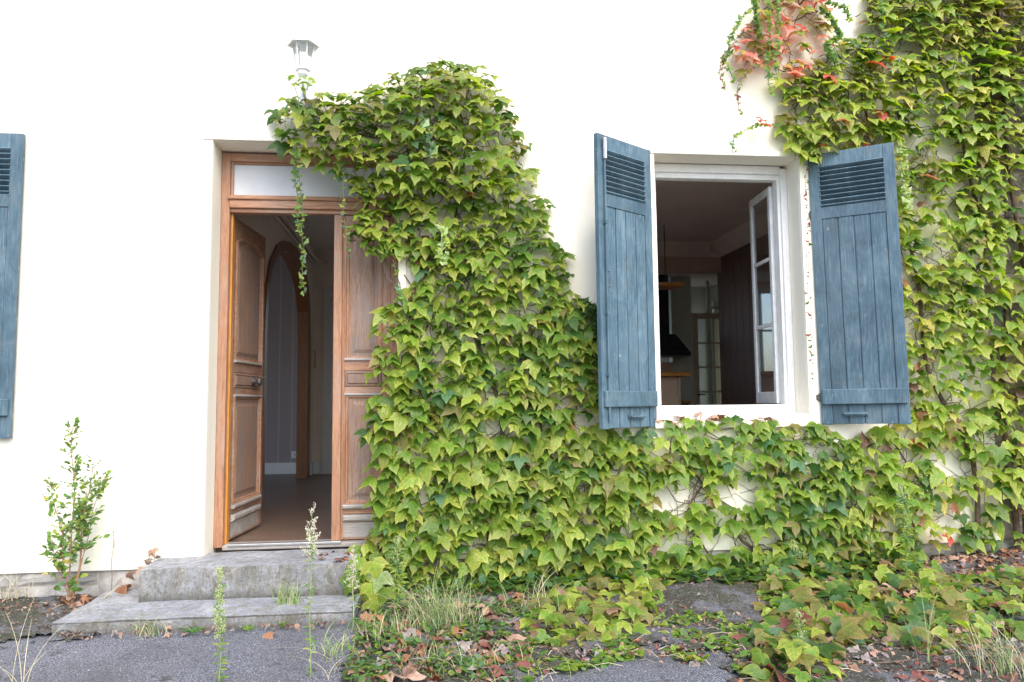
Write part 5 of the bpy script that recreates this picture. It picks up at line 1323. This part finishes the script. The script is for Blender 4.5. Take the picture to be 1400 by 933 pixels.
shoots((0, 0, .10), (-.13, 0, top*.66), .005, 54, .2, .042)
shoots((0, 0, .05), (-.10, -.02, top*.40), .004, 30, .15, .044)
shoots((0, 0, .02), (.05, .03, top*.55), .004, 34, .15, .044)
tws.build('twigs', M['redstem'], sp_)['kind'] = 'stuff'
r.shuffle(lv)
for k, (m, tone) in enumerate(lv):
    if k < 290:
        o = bpy.data.objects.new('leaf', leaf_mesh('oval', r.randrange(6), tone)); COL.objects.link(o); o.parent = sp_; o.matrix_local = m
    else: ms.add('oval', r.randrange(6), tone, m)
ms.build('foliage', M['leaf'], sp_, 'stuff')
fallen([(SAPLING[0]+r.gauss(0, .07), SAPLING[1]+r.gauss(0, .05), .02+r.random()*.06) for _ in range(16)], 'dry brown leaf caught at the foot of the sapling', 'dry leaves round the sapling foot', r, (.06, .10), [('brown', 2), ('tan', 1.5), ('copper', 1)])

def horseweed(label, loc, h, seed, fluff, leafn, flw=.07, headfrac=.3, lean=.0, lsz=.05, stemmat='greenstem', fl_n=260):
    r = random.Random(seed); root = thing('weed', label, 'weed', loc)
    C = stem_curve((0, 0, 0), (lean, 0, h), r, .02, 10); MB().tube(C, [.0028*(1-.6*k/10) for k in range(11)], 5).build('stem', M[stemmat], root)
    ms = Mass(); fl = MB(); tws = MB()
    for k in range(leafn):
        t = r.uniform(.02, .9); i = min(9, int(t*10)); b = C[i].lerp(C[i+1], t*10-i); a = r.uniform(0, 6.28)
        ms.add('slim', r.randrange(6), pick(r, [('cover', 2), ('fresh', 2), ('lime', 1), ('bluish', 1)]), frame(Vector((r.gauss(0, .4), -.6, .7)), Vector((math.cos(a), math.sin(a)*.6, r.uniform(.0, .6))), lsz*r.uniform(.5, 1.2), b))
    for k in range(fl_n//9):
        t = 1-headfrac*r.random(); i = min(9, int(t*10)); b = C[i].lerp(C[min(10, i+1)], t*10-i); a = r.uniform(0, 6.28); w = flw*(1.15-t)*r.uniform(.8, 2.2)*min(1, .35/headfrac)
        tip = b+Vector((math.cos(a)*w, math.sin(a)*w, r.uniform(.01, .05))); tws.tube([b, tip], .0006, 3, False)
        for j in range(9):
            c = b.lerp(tip, r.uniform(.3, 1.05)) + Vector((r.gauss(0, .004), r.gauss(0, .004), r.gauss(0, .005))); s_ = r.uniform(.0014, .0032)
            fl.add([c+Vector((s_, 0, 0)), c+Vector((0, s_, 0)), c+Vector((-s_, 0, 0)), c+Vector((0, -s_, 0)), c+Vector((0, 0, s_*1.6)), c-Vector((0, 0, s_*1.6))], [(0,1,4),(1,2,4),(2,3,4),(3,0,4),(1,0,5),(2,1,5),(3,2,5),(0,3,5)])
    tws.build('twigs', M[stemmat], root)['kind'] = 'stuff'; fl.build('flower_head', M[fluff], root)['kind'] = 'stuff'
    if ms.V: ms.build('foliage', M['leaf'], root, 'stuff')
horseweed('tall thin weed gone to pale fluffy seed in front of the open door', WEED_SEED, WEED_SEED_H, 1, 'bloom', 60, .055, .30, lsz=.035, stemmat='greenstem', fl_n=420)
horseweed('feathery green weed standing on the asphalt before the steps', WEED_FINE, WEED_FINE_H, 2, 'budgreen', 70, .045, .6, lsz=.038, fl_n=620)
horseweed('greyish seeding weed at the right end of the lower step', (-.42, -.80, 0), .40, 3, 'bloom', 40, .06, .5, lsz=.04, stemmat='straw', fl_n=300)
horseweed('flowering weed with a pale green plume before the vine at the right', WEED_BLOOM, WEED_BLOOM_H, 4, 'budgreen', 200, .08, .40, lsz=.06, fl_n=420)
horseweed('thin budding weed in the right ground vine', WEED_SIDE, WEED_SIDE_H, 5, 'budgreen', 30, .05, .4, lsz=.04, fl_n=140)
horseweed('small budding weed by the vine stem below the window', (2.42, -.16, .05), .22, 6, 'budgreen', 30, .10, .5, lsz=.04, fl_n=240)
horseweed('bushy green weed at the lower left corner of the climbing vine', (-.20, -.42, 0), .42, 7, 'budgreen', 220, .08, .5, lsz=.06, fl_n=340)
horseweed('fine dry weed against the wall beside the upper step', (-1.72, -.05, .2), .28, 8, 'bloom', 0, .10, .7, stemmat='straw', fl_n=130)
horseweed('bare dark stalk against the wall right of the sapling', (-1.97, -.04, .05), .42, 9, 'greenstem' if False else 'straw', 0, .03, .6, stemmat='twig', fl_n=60)
def rosette(label, loc, n, L_, seed, tones, shape='round', up_=.5, name='small_plant'):
    r = random.Random(seed); root = thing(name, label, 'plant', loc)
    for k in range(n):
        a = 6.28*k/n + r.gauss(0, .2); d = Vector((math.cos(a), math.sin(a), up_*r.uniform(.5, 1.4))); nn = Vector((-math.cos(a)*up_, -math.sin(a)*up_, 1))
        o = bpy.data.objects.new('leaf', leaf_mesh(shape, r.randrange(6), pick(r, tones))); COL.objects.link(o); o.parent = root
        o.matrix_local = frame(nn, d, L_*r.uniform(.75, 1.15), Vector((0, 0, .012)) + Vector((math.cos(a), math.sin(a), 0))*.006)
rosette('small plant with two rounded green leaves at the lower step foot', (-.80, -.755, .01), 5, .04, 1, [('cover', 1)], 'oval', 1.6)
rosette('small spiky green plant at the foot of the lower step', (-1.26, -.75, .0), 12, .075, 2, [('cover', 2), ('bluish', 2)], 'slim', .5)
rosette('small green weed left of the two leaved plant', (-.98, -.755, 0), 9, .05, 3, [('cover', 2), ('fresh', 1)], 'slim', .7)
rosette('blue green plant at the wall foot behind the right ground vine', (2.65, -.30, .06), 14, .12, 4, [('bluish', 1)], 'slim', .6)
rosette('green plant in the shade right of the rock mound', (2.1, -.25, .03), 12, .11, 6, [('cover', 1), ('deep', 1)], 'oval', .7)
# pale upright shoot by the step end
r = random.Random(31); root = thing('vine_shoot', 'upright pale green vine shoot with big leaves beside the step end', 'vine shoot', WEED_SHOOT)
MB().tube(stem_curve((0, 0, 0), (-.02, -.02, .36), r, .03), .004, 6).build('stem', M['greenstem'], root)
for k, (x, z, s_, tn) in enumerate([(-.02, .34, .14, 'lime'), (.03, .28, .13, 'pale'), (-.04, .22, .13, 'lime'), (.05, .19, .12, 'fresh'), (-.02, .13, .12, 'lime')]):
    o = bpy.data.objects.new('leaf', leaf_mesh('maple', k, tn)); COL.objects.link(o); o.parent = root
    o.matrix_local = frame(Vector((.3*(-1)**k, -1, .25)), Vector((.3*(-1)**k, 0, -1)), s_, Vector((x, -.03, z)))
root = thing('vine_shoot', 'cluster of bright leaves reaching over the right end of the upper step', 'vine shoot', (-.44, -.30, .22))
for k in range(11):
    o = bpy.data.objects.new('leaf', leaf_mesh('maple', k, pick(r, [('fresh', 2), ('lime', 2), ('mid', 2)]))); COL.objects.link(o); o.parent = root
    o.matrix_local = frame(Vector((r.gauss(-.1, .4), -1, r.uniform(.3, .9))), Vector((r.gauss(-.2, .6), 0, -1)), r.uniform(.11, .15), Vector((r.uniform(-.06, .16), r.uniform(-.10, .04), r.uniform(-.12, .12))))
MB().tube([(.2, .1, -.2), (.1, 0, -.05), (-.04, -.05, .05)], .004, 6).build('stem', M['greenstem'], root)
# withered stalk leaning from the wall onto the step corner
root = thing('withered_plant', 'withered brown plant leaning against the wall beside the upper step', 'withered plant', (-1.95, -.20, .08))
MB().tube([(0, 0, 0), (.10, .05, .09), (.22, .08, .18), (.27, .10, .27)], .003, 5).build('stem', M['straw'], root)
for k, (x, y, z) in enumerate([(.21, .08, .20), (.25, .06, .18), (.23, .08, .24), (.27, .07, .22), (.24, .1, .26), (.12, .05, .13), (.08, .04, .09), (.20, .05, .16)]):
    o = bpy.data.objects.new('leaf', leaf_mesh('dead', k % 10, ['greyleaf', 'tan', 'brown'][k % 3])); COL.objects.link(o); o.parent = root
    o.matrix_local = frame(Vector((r.gauss(0, 1), -1, r.gauss(0, 1))), Vector((r.gauss(0, 1), 0, -1)), r.uniform(.04, .07), Vector((x, y, z)))
